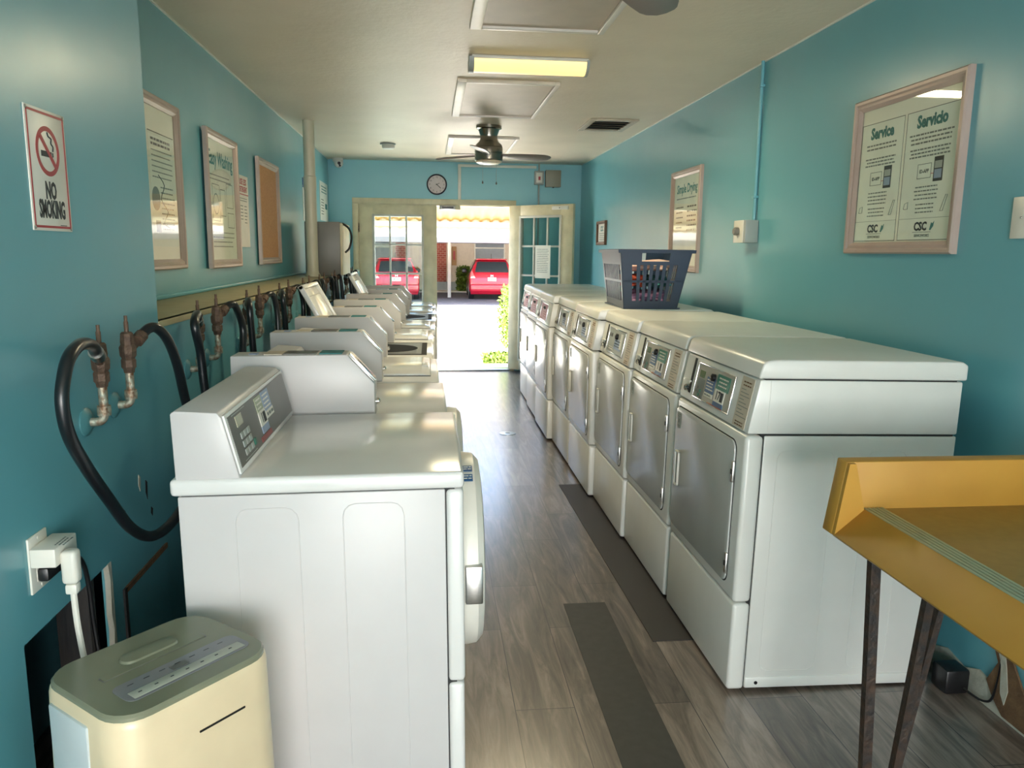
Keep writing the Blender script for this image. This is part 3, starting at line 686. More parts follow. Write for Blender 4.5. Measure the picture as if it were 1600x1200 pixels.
# tall notices behind the pipe
t = thing('wall_notice', 'blue-topped narrow notice on the left wall just behind the drain pipe', 'sign'); t.matrix_world = left_basis(XL, 7.42, 1.69)
MB().m(M_SIGN).box(0, .5, 0, .32, 0, .004).m(M_BLUEL).box(0, .5, .30, .385, .0, .0045).m(M_INKG).box(.1, .4, .05, .10, .004, .0045).box(.1, .4, .16, .2, .004, .0045).build('plate', parent=t)
t = thing('wall_notice', 'white notice with green print on the left wall nearest the front wall', 'sign'); t.matrix_world = left_basis(XL, 8.55, 1.74)
MB().m(M_SIGN).box(0, .62, 0, .41, 0, .004).build('plate', parent=t)
MB().m(M_INKT).lines(.1, .52, .36, 3, .03, .012, .0045, center=True).box(.38, .56, .13, .19, .004, .0045).m(M_INK).lines(.08, .3, .22, 6, .03, .008, .0045, seed=5).build('lettering', parent=t)
# pipe
t = thing('drain_pipe', 'cream vertical pipe from ledge to ceiling by the left wall', 'pipe', (-.965, 6.6, ZL))
pp = MB().m(M_PVC); pp.lathe([(.062, 0), (.062, .012), (.052, .03), (.048, .05), (.048, .71)], (0, 0, 0), 'z', 28); pp.build('lower_pipe', parent=t)
pp = MB().m(M_PVC); pp.lathe([(.051, .70), (.051, .80), (.045, .805), (.045, ZC - ZL)], (0, 0, 0), 'z', 28); pp.build('upper_pipe', parent=t)
# grey cabinet on the ledge
t = thing('grey_metal_cabinet', 'dark grey metal cabinet on the ledge right behind the cream drain pipe', 'cabinet', (XL, 6.72, ZL + .0))
MB().m(M_GREYBOX).box(0.115, .405, 0, .62, 0.002, .45, bevel=.006).build('body', parent=t)
MB().m(M_CREAM).box(.40, .425, .005, .60, .01, .44, bevel=.008).build('side_cover', parent=t)
MB().m(M_BLACK).tube([(.42, .05, .44), (.47, .08, .40), (.49, .1, .33), (.47, .12, .24), (.44, .08, .20)], .009, 8, smooth=5).build('cable', parent=t)
# ------------------------------------------------------------------ outlet, adaptor, cords
t = thing('outlet_cover', 'cream double outlet cover plate low on the near left wall', 'outlet'); t.matrix_world = left_basis(XC, 1.588, .722)
o = MB().m(M_WHITEP).box(0, .078, 0, .120, 0, .005, bevel=.002).box(.022, .056, .066, .100, .004, .0065, bevel=.002).box(.022, .056, .020, .054, .004, .0065, bevel=.002).lathe([(.004, .004), (.003, .006)], (.039, .111, 0), 'z', 10).lathe([(.004, .004), (.003, .006)], (.039, .009, 0), 'z', 10); o.build('plate', parent=t)
t = thing('plug_adaptor', 'boxy white plug-in adaptor sticking out of the wall outlet', 'adaptor'); t.matrix_world = left_basis(XC + .0065, 1.578, .782)
MB().m(M_WHITEP).box(.006, .105, 0, .040, 0, .050, bevel=.003).m(M_INKG).at(basis((.02, .0402, .04), (1, 0, 0), (0, 0, -1))).lines(.01, .06, .0, 3, .008, .003, .0, seed=4).build('adaptor_body', parent=t)
t = thing('power_lead', 'white power cord plugged into the adaptor, hanging to the dehumidifier', 'cord', (XC, 1.628, .792))
MB().m(M_WHITEP).box(.056, .088, -.030, .002, -.055, .018, bevel=.009, seg=3).box(.060, .084, -.026, -.002, -.078, -.055, bevel=.005).build('plug', parent=t)
MB().m(M_WHITEP).tube([(.072, -.014, -.076), (.073, -.012, -.14), (.076, -.008, -.20), (.080, -.002, -.27), (.082, .004, -.36), (.082, .004, -.50), (.082, .0, -.64)], .0065, 8, smooth=5).build('cable', parent=t)
t = thing('power_lead', 'black power cord plugged under the white adaptor on the left wall', 'cord', (XC, 1.65, .755))
MB().m(M_BLACK).box(.007, .030, -.045, .045, -.012, .018, bevel=.006).build('plug', parent=t)
MB().m(M_BLACK).tube([(.024, .040, .0), (.028, .075, -.002), (.03, .11, -.035), (.03, .13, -.10), (.03, .14, -.2), (.04, .15, -.34), (.06, .2, -.5), (.08, .26, -.66)], .0055, 8, smooth=5).build('cable', parent=t)
# ------------------------------------------------------------------ dehumidifier
def rloop(L, Wd, r, z, n=6):
    P = []
    for cx, cy_, a0 in ((L / 2 - r, Wd / 2 - r, 0), (-L / 2 + r, Wd / 2 - r, 90), (-L / 2 + r, -Wd / 2 + r, 180), (L / 2 - r, -Wd / 2 + r, 270)):
        for k in range(n + 1):
            a = math.radians(a0 + 90 * k / n); P.append((cx + r * math.cos(a), cy_ + r * math.sin(a), z))
    return P
DEA = math.radians(50)
t = thing('dehumidifier', 'cream dehumidifier with olive-grey top standing in front of the nearest washer', 'dehumidifier', (-.533, 1.482, 0), (0, 0, DEA))
DL, DWd = .342, .288
b = MB().m(M_DEHUM).ring([rloop(DL - .03, DWd - .02, .06, .02), rloop(DL + .006, DWd + .008, .065, .05), rloop(DL + .008, DWd + .010, .065, .35), rloop(DL, DWd, .065, .600), rloop(DL - .004, DWd - .004, .065, .612), rloop(DL - .012, DWd - .012, .062, .617)])
b.build('body', parent=t)
MB().m(M_DEHTOP).ring([rloop(DL - .008, DWd - .008, .063, .612), rloop(DL - .008, DWd - .008, .063, .621), rloop(DL - .016, DWd - .016, .06, .626)]).build('top_cover', parent=t)
MB().m(M_DEHUMW).box(-DL / 2 - .0055, -DL / 2 + .01, -.045, .09, .03, .59, bevel=.006).build('side_grille', parent=t)
g = MB().m(M_DEHTOP); g.ring([rloop(.215, .018, .004, .6262), rloop(.215, .018, .004, .6275)]).m(M_GREY).ring([rloop(.22, .021, .004, .6255), rloop(.22, .021, .004, .6265)]).build('tank_slot', parent=t).location = (0, .022, 0)
MB().m(M_DEHTOP).ring([rloop(.12, .045, .022, .6262), rloop(.115, .040, .02, .631), rloop(.10, .028, .014, .632)]).build('carry_handle', parent=t).location = (.005, .052, 0)
pz = MB().m(M_DEHPAN).ring([rloop(.262, .072, .018, .6262), rloop(.262, .072, .018, .6272)]); po = pz.build('control_panel', parent=t); po.location = (.012, -.058, 0)
st = MB().m(M_DEHSTR).box(-.118, .118, -.030, -.004, .627, .6285, bevel=.001).m(M_GREY).box(-.022, .012, .002, .018, .627, .6282).m(M_INK)
for k in range(7): st.box(-.104 + k * .032, -.097 + k * .032, -.018, -.015, .6284, .6288).box(-.104 + k * .032, -.092 + k * .032, .020, .0215, .6272, .6276)
st.build('button_strip', parent=po)
MB().m(M_BLACK).box(-.02, .08, -DWd / 2 - .0035, -DWd / 2, .535, .5385).build('front_slit', parent=t)
# ------------------------------------------------------------------ right wall items
def rposter(name, label, y_far, y_near, z0, z1, fw=.045, x=XR, group='framed notices on the walls'):
    return framed(name, label, 'poster', right_basis(x, y_far, z0), y_far - y_near, z1 - z0, fw, group=group)
t = rposter('framed_poster', 'large framed two-column Service and Servicio poster on the right wall', 3.205, 2.505, 1.440, 2.055)
PW, PH = .70, .615
MB().m(M_PAPER).box(.04, PW - .04, .04, PH - .04, .001, .004).build('paper', parent=t)
p = MB().m(M_PAPERG).box(.046, .336, .05, .515, .004, .0044).box(.352, .652, .05, .515, .004, .0044).m(M_INK)
for x0, x1 in ((.046, .336), (.352, .652)):
    for bx in ((x0, x1, .05, .052), (x0, x1, .513, .515), (x0, x0 + .002, .05, .515), (x1 - .002, x1, .05, .515)): p.box(*bx, .0044, .0048)
    p.m(M_INKG).box(x0, x1, .128, .1292, .0044, .0048).m(M_INK)
p.m(M_INKT).text('Service', .191, .472, .060, .0003, .005, bold=.0026, sx=.9).text('Servicio', .502, .472, .060, .0003, .005, bold=.0026, sx=.9)
for cx in (.191, .502):
    k = 1.15 if cx > .3 else .95
    p.m(M_INKG).lines(cx - .11 * k, cx + .11 * k, .428, 3 if cx > .3 else 2, .015, .006, .0048, center=True, seed=int(cx * 99))
    p.lines(cx - .11 * k, cx + .11 * k, .375, 3, .013, .0055, .0048, center=True, seed=int(cx * 77))
    p.m(M_INK).box(cx + .035, cx + .085, .255, .340, .0044, .0054).m(M_LGREY).box(cx + .040, cx + .080, .300, .325, .0054, .0058).m(M_LBLUE).box(cx + .040, cx + .080, .265, .296, .0054, .0058)
    p.m(M_INKG)
    for bx in ((cx - .06, cx + .02, .270, .272), (cx - .06, cx + .02, .320, .322), (cx - .06, cx - .058, .27, .32), (cx + .018, cx + .02, .27, .32)): p.box(*bx, .0044, .005)
    p.text('ID-APP', cx - .02, .295, .018, .0002, .005, bold=.0006); p.m(M_RED).box(cx + .02, cx + .036, .283, .285, .0044, .005).m(M_INKG)
    p.lines(cx - .07, cx + .07, .240, 4, .014, .0045, .0048, center=True, seed=int(cx * 55)); p.lines(cx - .06, cx + .06, .178, 3, .014, .0045, .0048, center=True, seed=int(cx * 44))
    p.tube([(cx - .125, .165, .005), (cx - .12, .185, .005), (cx - .10, .19, .005), (cx - .10, .165, .005), (cx - .125, .165, .005)], .001, 4).tube([(cx + .09, .15, .005), (cx + .115, .205, .005), (cx + .125, .205, .005), (cx + .105, .15, .005), (cx + .09, .15, .005)], .001, 4)
    p.m(M_INK).text('CSC', cx - .012, .098, .042, .0003, .005, bold=.0016, sx=.95).box(cx - .055, cx + .05, .078, .0795, .0044, .005).m(M_INKG).text('SERVICEWORKS', cx, .066, .0145, .0003, .005, sx=.85)
    p.m(M_INKT).prism([(cx + .042, .086), (cx + .050, .112), (cx + .058, .108), (cx + .066, .116), (cx + .062, .098), (cx + .048, .084)], 'z', .0044, .0052)
p.build('lettering', parent=t); poster_glass(t, PW, PH, .045)
t = rposter('framed_poster', 'tall framed poster headed Simple Drying on the right wall behind the laundry basket', 5.70, 5.07, 1.305, 2.01)
MB().m(M_PAPERG).box(.04, .59, .04, .665, .001, .004).build('paper', parent=t)
p = MB().m(M_INKT).text('Simple Drying', .315, .575, .085, .0003, .0045, bold=.002, sx=.9).m(M_INKG).lines(.1, .52, .51, 1, .03, .008, .0045).m(M_INK).lines(.10, .26, .45, 5, .035, .009, .0045, seed=4).lines(.34, .55, .45, 6, .032, .011, .0045, seed=6)
p.build('lettering', parent=t); poster_glass(t, .63, .705, .045)
t = rposter('small_framed_notice', 'small brown-framed certificate on the right wall near the open door', 8.27, 7.86, 1.51, 1.757, .03)
MB().m(M_SIGN).box(.02, .39, .02, .227, .001, .006).build('paper', parent=t)
MB().m(M_INKT).text('CSC', .2, .165, .07, .0003, .0065, bold=.002).m(M_INKG).lines(.08, .33, .12, 4, .02, .006, .0064, center=True).build('lettering', parent=t)
for o in t.children:
    if o.name.startswith('frame'): o.data = o.data.copy(); o.data.materials.clear(); o.data.materials.append(mat('brown_wood_frame', (112, 78, 56), .4))
t = thing('electrical_conduit', 'teal-painted vertical conduit running from ceiling to switch box on the right wall', 'conduit', (XR - .013, 4.19, 1.615))
MB().m(M_TEAL).tube([(0, 0, 0), (0, .005, ZC - 1.615)], .010, 12).build('pipe', parent=t)
for z in (.12, .70): MB().m(M_TEAL).box(-.014, .013, -.014, .018, z, z + .014, bevel=.002).build('strap', parent=t)
t = thing('switch_box', 'grey metal switch box with a round knob at the foot of the conduit', 'switch box', (XR, 4.235, 1.495))
MB().m(M_LGREY).box(-.075, 0, -.085, .085, 0, .122, bevel=.004).build('box', parent=t)
MB().m(M_WHITEP).box(-.080, -.075, -.065, .065, .0, .122, bevel=.002).build('cover_plate', parent=t)
MB().m(M_GREYBOX).lathe([(.022, -.001), (.022, -.02), (.016, -.028)], (-.080, 0, .062), 'x', 20).build('knob', parent=t)
t = thing('switch_plate', 'cream blank wall plate cut off at the right edge of the view', 'wall plate'); t.matrix_world = right_basis(XR, 2.262, 1.488)
MB().m(M_WHITEP).box(0, .08, 0, .125, 0, .006, bevel=.002).m(M_STEEL).lathe([(.004, .005), (.003, .0075)], (.04, .062, 0), 'z', 10).build('plate', parent=t)
# peeling base of the right wall
def blob(mb, pts, x0, x1): mb.prism(pts, 'x', x0, x1)
t = thing('peeled_wall_base', 'peeled white and brown patch at the bottom of the right wall under the table', 'wall damage', (XR, 2.0, 0))
b = MB().m(M_PLASTER); b.prism([(-1.2, .0), (.42, .0), (.44, .05), (.33, .09), (.24, .07), (.17, .10), (.10, .085), (.02, .13), (-.06, .09), (-.2, .12), (-.5, .09), (-.8, .11), (-1.2, .1)], 'x', -.006, 0); b.build('bare_plaster', parent=t)
b = MB().m(M_BROWN); b.prism([(-1.0, .01), (.05, .01), (.10, .05), (.13, .09), (.09, .17), (.14, .26), (.10, .31), (.04, .30), (.03, .20), (-.03, .12), (-.14, .15), (-.3, .08), (-.6, .12), (-1.0, .06)], 'x', -.009, -.002); b.build('exposed_board', parent=t)
b = MB().m(M_PLASTER); b.prism([(.045, .05), (.065, .08), (.075, .17), (.095, .22), (.07, .24), (.05, .17), (.035, .10)], 'x', -.011, -.004); b.build('plaster_flake', parent=t)
t = thing('floor_shadow_block', 'black block standing in for a dark shadow, with thin cord, on the floor by the right wall', 'adaptor', (1.72, 2.22, 0))
MB().m(M_BLACK).box(-.035, .05, -.03, .05, 0.0, .085, bevel=.01).build('case', parent=t)  # black block put in for a dark shadow at the wall foot
MB().m(M_BLACK).tube([(.02, -.04, .03), (.045, -.1, .02), (.055, -.13, .06), (.058, -.14, .22), (.058, -.10, .34)], .004, 6, smooth=5).build('cable', parent=t)
# ------------------------------------------------------------------ folding table
t = thing('folding_table', 'mustard yellow laminate folding table with raised end and hairpin iron legs', 'table', (1.0, 1.0, 0))
Y0, Y1, ZT = -.75, .69, .83
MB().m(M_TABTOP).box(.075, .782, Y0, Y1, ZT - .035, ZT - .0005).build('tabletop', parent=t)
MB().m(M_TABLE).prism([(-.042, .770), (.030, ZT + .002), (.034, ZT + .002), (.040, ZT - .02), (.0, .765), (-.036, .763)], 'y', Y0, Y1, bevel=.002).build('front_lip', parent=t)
e = MB().m(M_TABLE).prism([(-.017, .947), (.782, .945), (.782, .765), (-.042, .767)], 'y', Y1, Y1 + .045, bevel=.003)
e.prism([(-.016, .945), (-.040, .772), (.029, ZT + .001), (.0, .945)], 'y', Y1 - .012, Y1 + .002); e.build('end_splash', parent=t)
MB().m(M_TABLE).box(.765, .782, Y0, Y1, ZT, .945, bevel=.004).build('back_splash', parent=t)
r = MB().m(M_RIB)
for k in range(5): r.box(.032 + k * .0105, .040 + k * .0105, Y0, Y1 - .003, ZT - .004, ZT + .004, bevel=.0015)
r.m(M_LGREY).box(.030, .085, Y0, Y1 - .003, ZT - .01, ZT + .001); r.build('edge_strip', parent=t)
def leg(p0, p1, ww=.024, dd=.010):
    a = Vector(p0); c = Vector(p1); m_ = MB().m(M_IRON)
    m_.ring([[q + Vector((sx * ww / 2, sy * dd, 0)) for sx, sy in ((-1, -1), (1, -1), (1, 1), (-1, 1))] for q in (a, c)]); m_.build('leg', parent=t)
leg((.028, .62, .775), (.066, .62, 0)); leg((.190, .62, .775), (.120, .62, .0), .021); leg((.244, .63, .775), (.124, .64, .0), .017)
leg((.70, .62, .765), (.72, .62, 0)); leg((.05, -.62, .775), (.07, -.62, 0)); leg((.70, -.62, .765), (.72, -.62, 0))
MB().m(M_IRON).box(.02, .76, .58, .68, .763, .7655).box(.04, .74, -.64, -.60, .762, .7645).build('leg_bracket', parent=t)
# ------------------------------------------------------------------ floor items
t = tag(MB().prism([(.525, 1.0), (.705, 1.0), (.712, 2.957), (.538, 2.957)], 'z', .0, .002).build('floor_strip', M_MAT), 'dark grey rubber strip lying along the aisle floor', 'floor mat')
tag(MB().prism([(.82, 2.62), (1.2, 2.62), (1.2, 4.6), (.79, 4.6)], 'z', .0, .003).build('dryer_underlay', mat('dark_vinyl_sheet', (50, 46, 44), .5)), 'dark vinyl sheet on the floor under the near dryers, edge showing in the aisle', 'floor mat')
tag(MB().m(M_STEEL).lathe([(.065, 0), (.065, .003), (.055, .004)], (.607, 6.0, 0), 'z', 28).m(M_BLACK).lathe([(.02, .0038), (.02, .0045)], (.607, 6.0, 0), 'z', 12).build('floor_drain'), 'small round metal drain cover in the aisle floor', 'drain')
# ------------------------------------------------------------------ laundry basket
t = thing('laundry_basket', 'navy blue slatted plastic laundry basket full of clothes on top of a dryer', 'basket', (1.1, 4.36, 1.1155))
bw, bd, bh = (.0, .315), (.0, .50), .335       # bottom
tw = (-.035, .385); td = (-.03, .56)
def bp(sx, sy, h):                              # sx, sy in 0..1
    k = h / bh
    x = (bw[0] + (bw[1] - bw[0]) * sx) * (1 - k) + (tw[0] + (tw[1] - tw[0]) * sx) * k
    y = (bd[0] + (bd[1] - bd[0]) * sy) * (1 - k) + (td[0] + (td[1] - td[0]) * sy) * k
    return Vector((x + .02 * sy, y, h))
def slab(mb, side, a0, a1, h0, h1, th=.004):
    def P(a, h, off):
        c = {'n': (a, 0), 'f': (a, 1), 'l': (0, a), 'r': (1, a)}[side]
        q = bp(c[0], c[1], h); n_ = {'n': Vector((0, 1, 0)), 'f': Vector((0, -1, 0)), 'l': Vector((1, 0, 0)), 'r': Vector((-1, 0, 0))}[side]
        return q + n_ * off
    mb.ring([[P(a0, h0, 0), P(a1, h0, 0), P(a1, h1, 0), P(a0, h1, 0)], [P(a0, h0, th), P(a1, h0, th), P(a1, h1, th), P(a0, h1, th)]])
bk = MB().m(M_BLUEPL)
for side, nsl, hand in (('n', 7, True), ('f', 7, True), ('l', 11, False), ('r', 11, False)):
    slab(bk, side, 0, 1, 0, .045); slab(bk, side, 0, 1, .150, .163); top = .235
    a = .16 if nsl == 7 else .07; wsl = (1 - 2 * a) / (nsl * 1.0); 
    slab(bk, side, 0, a, .045, .27); slab(bk, side, 1 - a, 1, .045, .27)
    for i in range(nsl - 1): c = a + wsl * (i + 1); slab(bk, side, c - wsl * .27, c + wsl * .27, .045, .25)
    slab(bk, side, a, 1 - a, .25, .27)
    if hand:
        slab(bk, side, 0, .30, .27, .335); slab(bk, side, .70, 1, .27, .335); slab(bk, side, .30, .70, .318, .335)
    else: slab(bk, side, 0, 1, .27, .335)
bk.box(.004, .335, .004, .50, 0, .006)
rim = [bp(0, 0, bh), bp(1, 0, bh), bp(1, 1, bh), bp(0, 1, bh)]
def off(q, d):
    c = Vector((.19, .27, bh)); v = q - c; return Vector((q.x + math.copysign(d, v.x), q.y + math.copysign(d, v.y), q.z))
bk.ring([[off(q, 0) + Vector((0, 0, -.004)) for q in rim], [off(q, .014) + Vector((0, 0, -.018)) for q in rim], [off(q, .016) for q in rim], [off(q, .0) + Vector((0, 0, .003)) for q in rim], [off(q, -.004) for q in rim], [off(q, 0) + Vector((0, 0, -.004)) for q in rim]], cap0=False, cap1=False)
bk.build('basket_shell', parent=t)
def cloth(name, label, cx, cy_, z, rx, ry, rz, m_, seed):
    b = bmesh.new(); bmesh.ops.create_icosphere(b, subdivisions=4, radius=1); r_ = random.Random(seed); ph = [r_.uniform(0, 6) for _ in range(6)]
    for v in b.verts:
        d = 1 + .12 * math.sin(6 * v.co.x + ph[0] + 4 * v.co.z) + .10 * math.sin(9 * v.co.y + ph[1] + 5 * v.co.x) + .06 * math.sin(15 * v.co.z + ph[2] + 7 * v.co.y)
        sq = (abs(v.co.x) ** 4 + abs(v.co.y) ** 4 + abs(v.co.z) ** 4) ** -.25
        v.co = Vector((v.co.x * rx, v.co.y * ry, v.co.z * rz)) * (sq * d * .86)
    me = bpy.data.meshes.new(name); b.to_mesh(me); b.free(); me.materials.append(m_); me.shade_smooth()
    o = bpy.data.objects.new(name, me); COL.objects.link(o); o.location = (1.1 + cx, 4.36 + cy_, 1.1155 + z); tag(o, label, 'clothes', 'laundry in the basket'); return o
cloth('folded_garment', 'purple garment at the bottom of the navy basket',   .17, .24, .058, .135, .215, .044, M_FPURP, 1)
cloth('folded_garment', 'teal garment in the middle of the navy basket, seen through the slots', .245, .24, .152, .062, .200, .036, M_FTEAL, 2)
cloth('folded_garment', 'red and orange garment in the left half of the navy basket', .095, .24, .155, .062, .200, .038, M_SOCKET, 3)
cloth('folded_garment', 'pale pink and white garment on top of the heap in the navy basket', .18, .26, .245, .155, .225, .034, M_FWHITE, 4)
# ------------------------------------------------------------------ ceiling items
def ceiling_panel(label, x0, x1, y0, y1):
    t = thing('ceiling_panel', label, 'ceiling panel', ((x0 + x1) / 2, (y0 + y1) / 2, ZC), group='framed ceiling panels'); a, b = (x1 - x0) / 2, (y1 - y0) / 2
    MB().m(mat('panel_board', (204, 186, 168), .5)).box(-a + .03, a - .03, -b + .03, b - .03, -.010, 0).build('board', parent=t)
    f = MB().m(mat('panel_trim', (246, 236, 226), .4))
    for bx in ((-a, -a + .055, -b, b), (a - .03, a, -b, b), (-a + .055, a - .03, -b, -b + .03), (-a + .055, a - .03, b - .03, b)): f.box(*bx, -.022, 0, bevel=.004)
    f.build('trim_frame', parent=t)
ceiling_panel('nearest framed ceiling panel, cut by the top edge of the view', .185, .805, 2.52, 3.75)
ceiling_panel('middle framed ceiling panel between lamp and fan', .168, .792, 4.87, 6.09)
ceiling_panel('farthest framed ceiling panel, above and behind the fan', .168, .806, 7.20, 8.43)
t = thing('ceiling_light', 'yellowed fluorescent ceiling light, lit, between two ceiling panels', 'ceiling light', (.522, 4.36, ZC))
MB().m(M_WHITEP).box(-.30, .325, -.078, .078, -.018, 0, bevel=.004).build('base', parent=t)
hp = [(.074 * math.cos(math.radians(a)), -.016 - .058 * math.sin(math.radians(a))) for a in range(0, 181, 15)]
MB().m(M_LAMP).prism(hp, 'x', -.285, .315).build('diffuser', parent=t)
hp2 = [(.080 * math.cos(math.radians(a)), -.010 - .068 * math.sin(math.radians(a))) for a in range(0, 181, 15)]
for x0, x1 in ((-.312, -.285), (.315, .330)): MB().m(M_LGREY).prism(hp2, 'x', x0, x1).build('end_cap', parent=t)
lamp = light('ceiling_light_glow', 'AREA', (.54, 4.36, ZC - .10), 9, (1.0, .85, .55), look=(0, 0, -1), size=.6, size_y=.18)
t = thing('air_vent', 'cream louvred air vent in the ceiling above the right dryers', 'vent', (1.42, 6.37, ZC), (0, 0, 0))
f = MB().m(mat('vent_frame', (196, 184, 164), .5))
for bx in ((-.19, -.14, -.28, .28), (.14, .19, -.28, .28), (-.14, .14, -.28, -.22), (-.14, .14, .22, .28)): f.box(*bx, -.014, 0, bevel=.003)
f.build('frame', parent=t); MB().m(M_DARK).box(-.15, .15, -.23, .23, -.004, 0).build('duct', parent=t)
for k in range(4): MB().m(mat('vent_slat', (150, 138, 122), .5)).prism([(-.17 + k * .1, -.016), (-.12 + k * .1, -.004), (-.118 + k * .1, -.006), (-.168 + k * .1, -.018)], 'x', -.145, .145).build('slat', parent=t)
t = thing('smoke_detector', 'round smoke detector hanging slightly loose from the ceiling', 'smoke detector', (-.40, 7.85, ZC))
MB().m(M_LGREY).lathe([(.075, 0), (.075, -.012), (.068, -.014)], (0, 0, 0), 'z', 28).build('base', parent=t)
MB().m(M_WHITEP).lathe([(.060, -.013), (.062, -.04), (.050, -.052), (.01, -.055)], (0.005, -.01, 0), 'z', 28).build('cover', parent=t)
t = thing('security_camera', 'white dome security camera in the far left ceiling corner', 'security camera', (-1.03, 9.2, ZC))
MB().m(M_WHITEP).lathe([(.060, 0), (.060, -.02), (.055, -.035), (.035, -.055), (.045, -.055), (.012, -.075)], (0, 0, 0), 'z', 28).build('housing', parent=t)
sp = MB().m(M_WHITEP).lathe([(.01, .05), (.035, .04), (.05, .02), (.052, 0), (.045, -.025), (.02, -.048), (.005, -.05)], (0.01, -.015, -.055), 'z', 24); so = sp.build('ball', parent=t)
MB().m(M_BLACK).lathe([(.018, -.052), (.016, -.056)], (.02, -.015, -.060), 'y', 16).lathe([(.012, -.05), (.010, -.054)], (.028, -.012, -.085), 'y', 16).build('lens', parent=so)
# fans
def fan(label, loc, angs, R=.56, chains=True):
    t = thing('ceiling_fan', label, 'ceiling fan', loc, group='ceiling fans')
    MB().m(M_NICKEL).lathe([(.105, 0), (.105, -.022), (.088, -.030), (.072, -.075), (.070, -.10), (.082, -.125), (.108, -.150), (.114, -.170)], (0, 0, 0), 'z', 40).build('neck', parent=t)
    MB().m(M_NICKEL).lathe([(.114, -.172), (.116, -.178), (.116, -.215), (.111, -.218), (.111, -.222), (.116, -.225), (.116, -.272), (.110, -.280)], (0, 0, 0), 'z', 40).build('motor_housing', parent=t)
    MB().m(mat('frosted_glass_shade', (226, 206, 180), .35)).lathe([(.108, -.279), (.104, -.292), (.08, -.302), (.03, -.308), (.005, -.309)], (0, 0, 0), 'z', 40).build('light_shade', parent=t)
    for a in angs:
        Mx = Matrix.Rotation(math.radians(a), 4, 'Z') @ Matrix.Translation((0, 0, -.230)) @ Matrix.Rotation(math.radians(-14), 4, 'X')
        b = MB().at(Mx).m(M_BLADE); outl = []
        n_ = 12
        up_ = [(.10 + (R - .10) * i / n_, .034 + .034 * math.sin(math.pi * .5 * min(1, i / n_ * 1.35)) - (.030 if i == n_ else (.008 if i == n_ - 1 else 0))) for i in range(n_ + 1)]
        lo_ = [(x, -w_ * .9) for x, w_ in up_]
        outl = lo_ + [(R + .012, -.02), (R + .014, .01)] + up_[::-1]
        b.prism(outl, 'z', -.004, .004, bevel=.0015); b.build('blade', parent=t)
    for x, L in (((-.055, .16), (.058, .165)) if chains else ()):
        MB().m(M_STEEL).tube([(x, -.09, -.285), (x, -.09, -.285 - L)], .0012, 5).m(M_GREY).lathe([(.001, 0), (.006, -.012), (.007, -.02), (.002, -.026)], (x, -.09, -.285 - L), 'z', 10).build('pull_chain', parent=t)
fan('brushed nickel three-blade ceiling fan with pull chains, whole in view', (.487, 6.62, ZC), (13, 140, 255), .535)
fan('ceiling fan with only one blade tip showing at the top edge', (.44, 2.21, ZC), (52, 172, 292), .55, False)
# ------------------------------------------------------------------ far wall items
t = thing('wall_clock', 'round wall clock with a dark rim above the double doors', 'clock', (.082, YF, 2.190))
MB().m(mat('clock_rim', (58, 58, 66), .3)).lathe([(.118, 0), (.118, -.03), (.108, -.036), (.102, -.028), (.102, -.01)], (0, 0, 0), 'y', 40).build('rim', parent=t)
MB().m(mat('clock_face_paper', (214, 204, 204), .5)).lathe([(.104, -.012), (.104, -.014)], (0, 0, 0), 'y', 40).build('face', parent=t)
nb = MB().m(M_INK)
for k in range(1, 13):
    a = math.radians(90 - 30 * k); nb.at(basis((0, -.0142, 0), (1, 0, 0), (0, 0, 1))).text(str(k), .082 * math.cos(a), .082 * math.sin(a), .026, .0002, .0002)
nb.build('numerals', parent=t)
hd = MB().m(M_INK); BH = basis((0, -.016, 0), (1, 0, 0), (0, 0, 1))
def hand(ang, L, wd): hd.at(BH @ Matrix.Rotation(math.radians(ang), 4, 'Z')).box(-.012, L, -wd / 2, wd / 2, 0, .001)
hand(-42, .062, .007); hand(195, .0, .001); hand(28, .035, .005); hd.build('hands', parent=t)
t = thing('cable_raceway', 'white surface cable raceway running down and across above the doors', 'cable trunking', (.345, YF, 2.02))
MB().m(M_WHITEP).box(-.018, .018, -.018, 0, 0, .405, bevel=.003).build('vertical_run', parent=t)
MB().m(M_WHITEP).box(-.018, .90, -.02, 0, .375, .405, bevel=.003).build('horizontal_run', parent=t)
t = thing('electrical_box', 'small grey electrical box with a switch lever above the open door leaf', 'electrical box', (1.275, YF, 2.21))
MB().m(M_LGREY).box(-.055, .055, -.06, 0, 0, .155, bevel=.006).build('box', parent=t)
MB().m(M_WHITEP).box(-.035, .035, -.064, -.06, .02, .135, bevel=.002).m(M_RED).box(-.012, .012, -.072, -.064, .05, .09).build('switch', parent=t)
MB().m(M_LGREY).tube([(0, -.02, 0), (0, -.02, -.9)], .010, 10).tube([(0, -.02, .155), (0, -.02, .235)], .010, 10).build('conduit', parent=t)
t = thing('junction_box', 'square grey steel junction box on the far wall right of the lever box', 'electrical box', (1.435, YF, 2.185))
MB().m(mat('dull_steel_box', (146, 142, 126), .45)).box(-.085, .085, -.09, 0, 0, .185, bevel=.003).build('box', parent=t)
MB().m(mat('dull_steel_box', (146, 142, 126), .45)).box(-.09, .09, -.096, -.09, -.003, .188, bevel=.002).m(M_BLACK).box(-.01, .01, -.095, -.085, -.014, -.002).build('cover', parent=t)
t = tag(MB().box(1.62, 1.66, YF - .035, YF, 1.05, 1.40, bevel=.008).build('door_closer_arm', mat('dark_hardware', (38, 58, 66), .4)), 'dark vertical fitting on the far wall right of the open door leaf', 'door fitting')
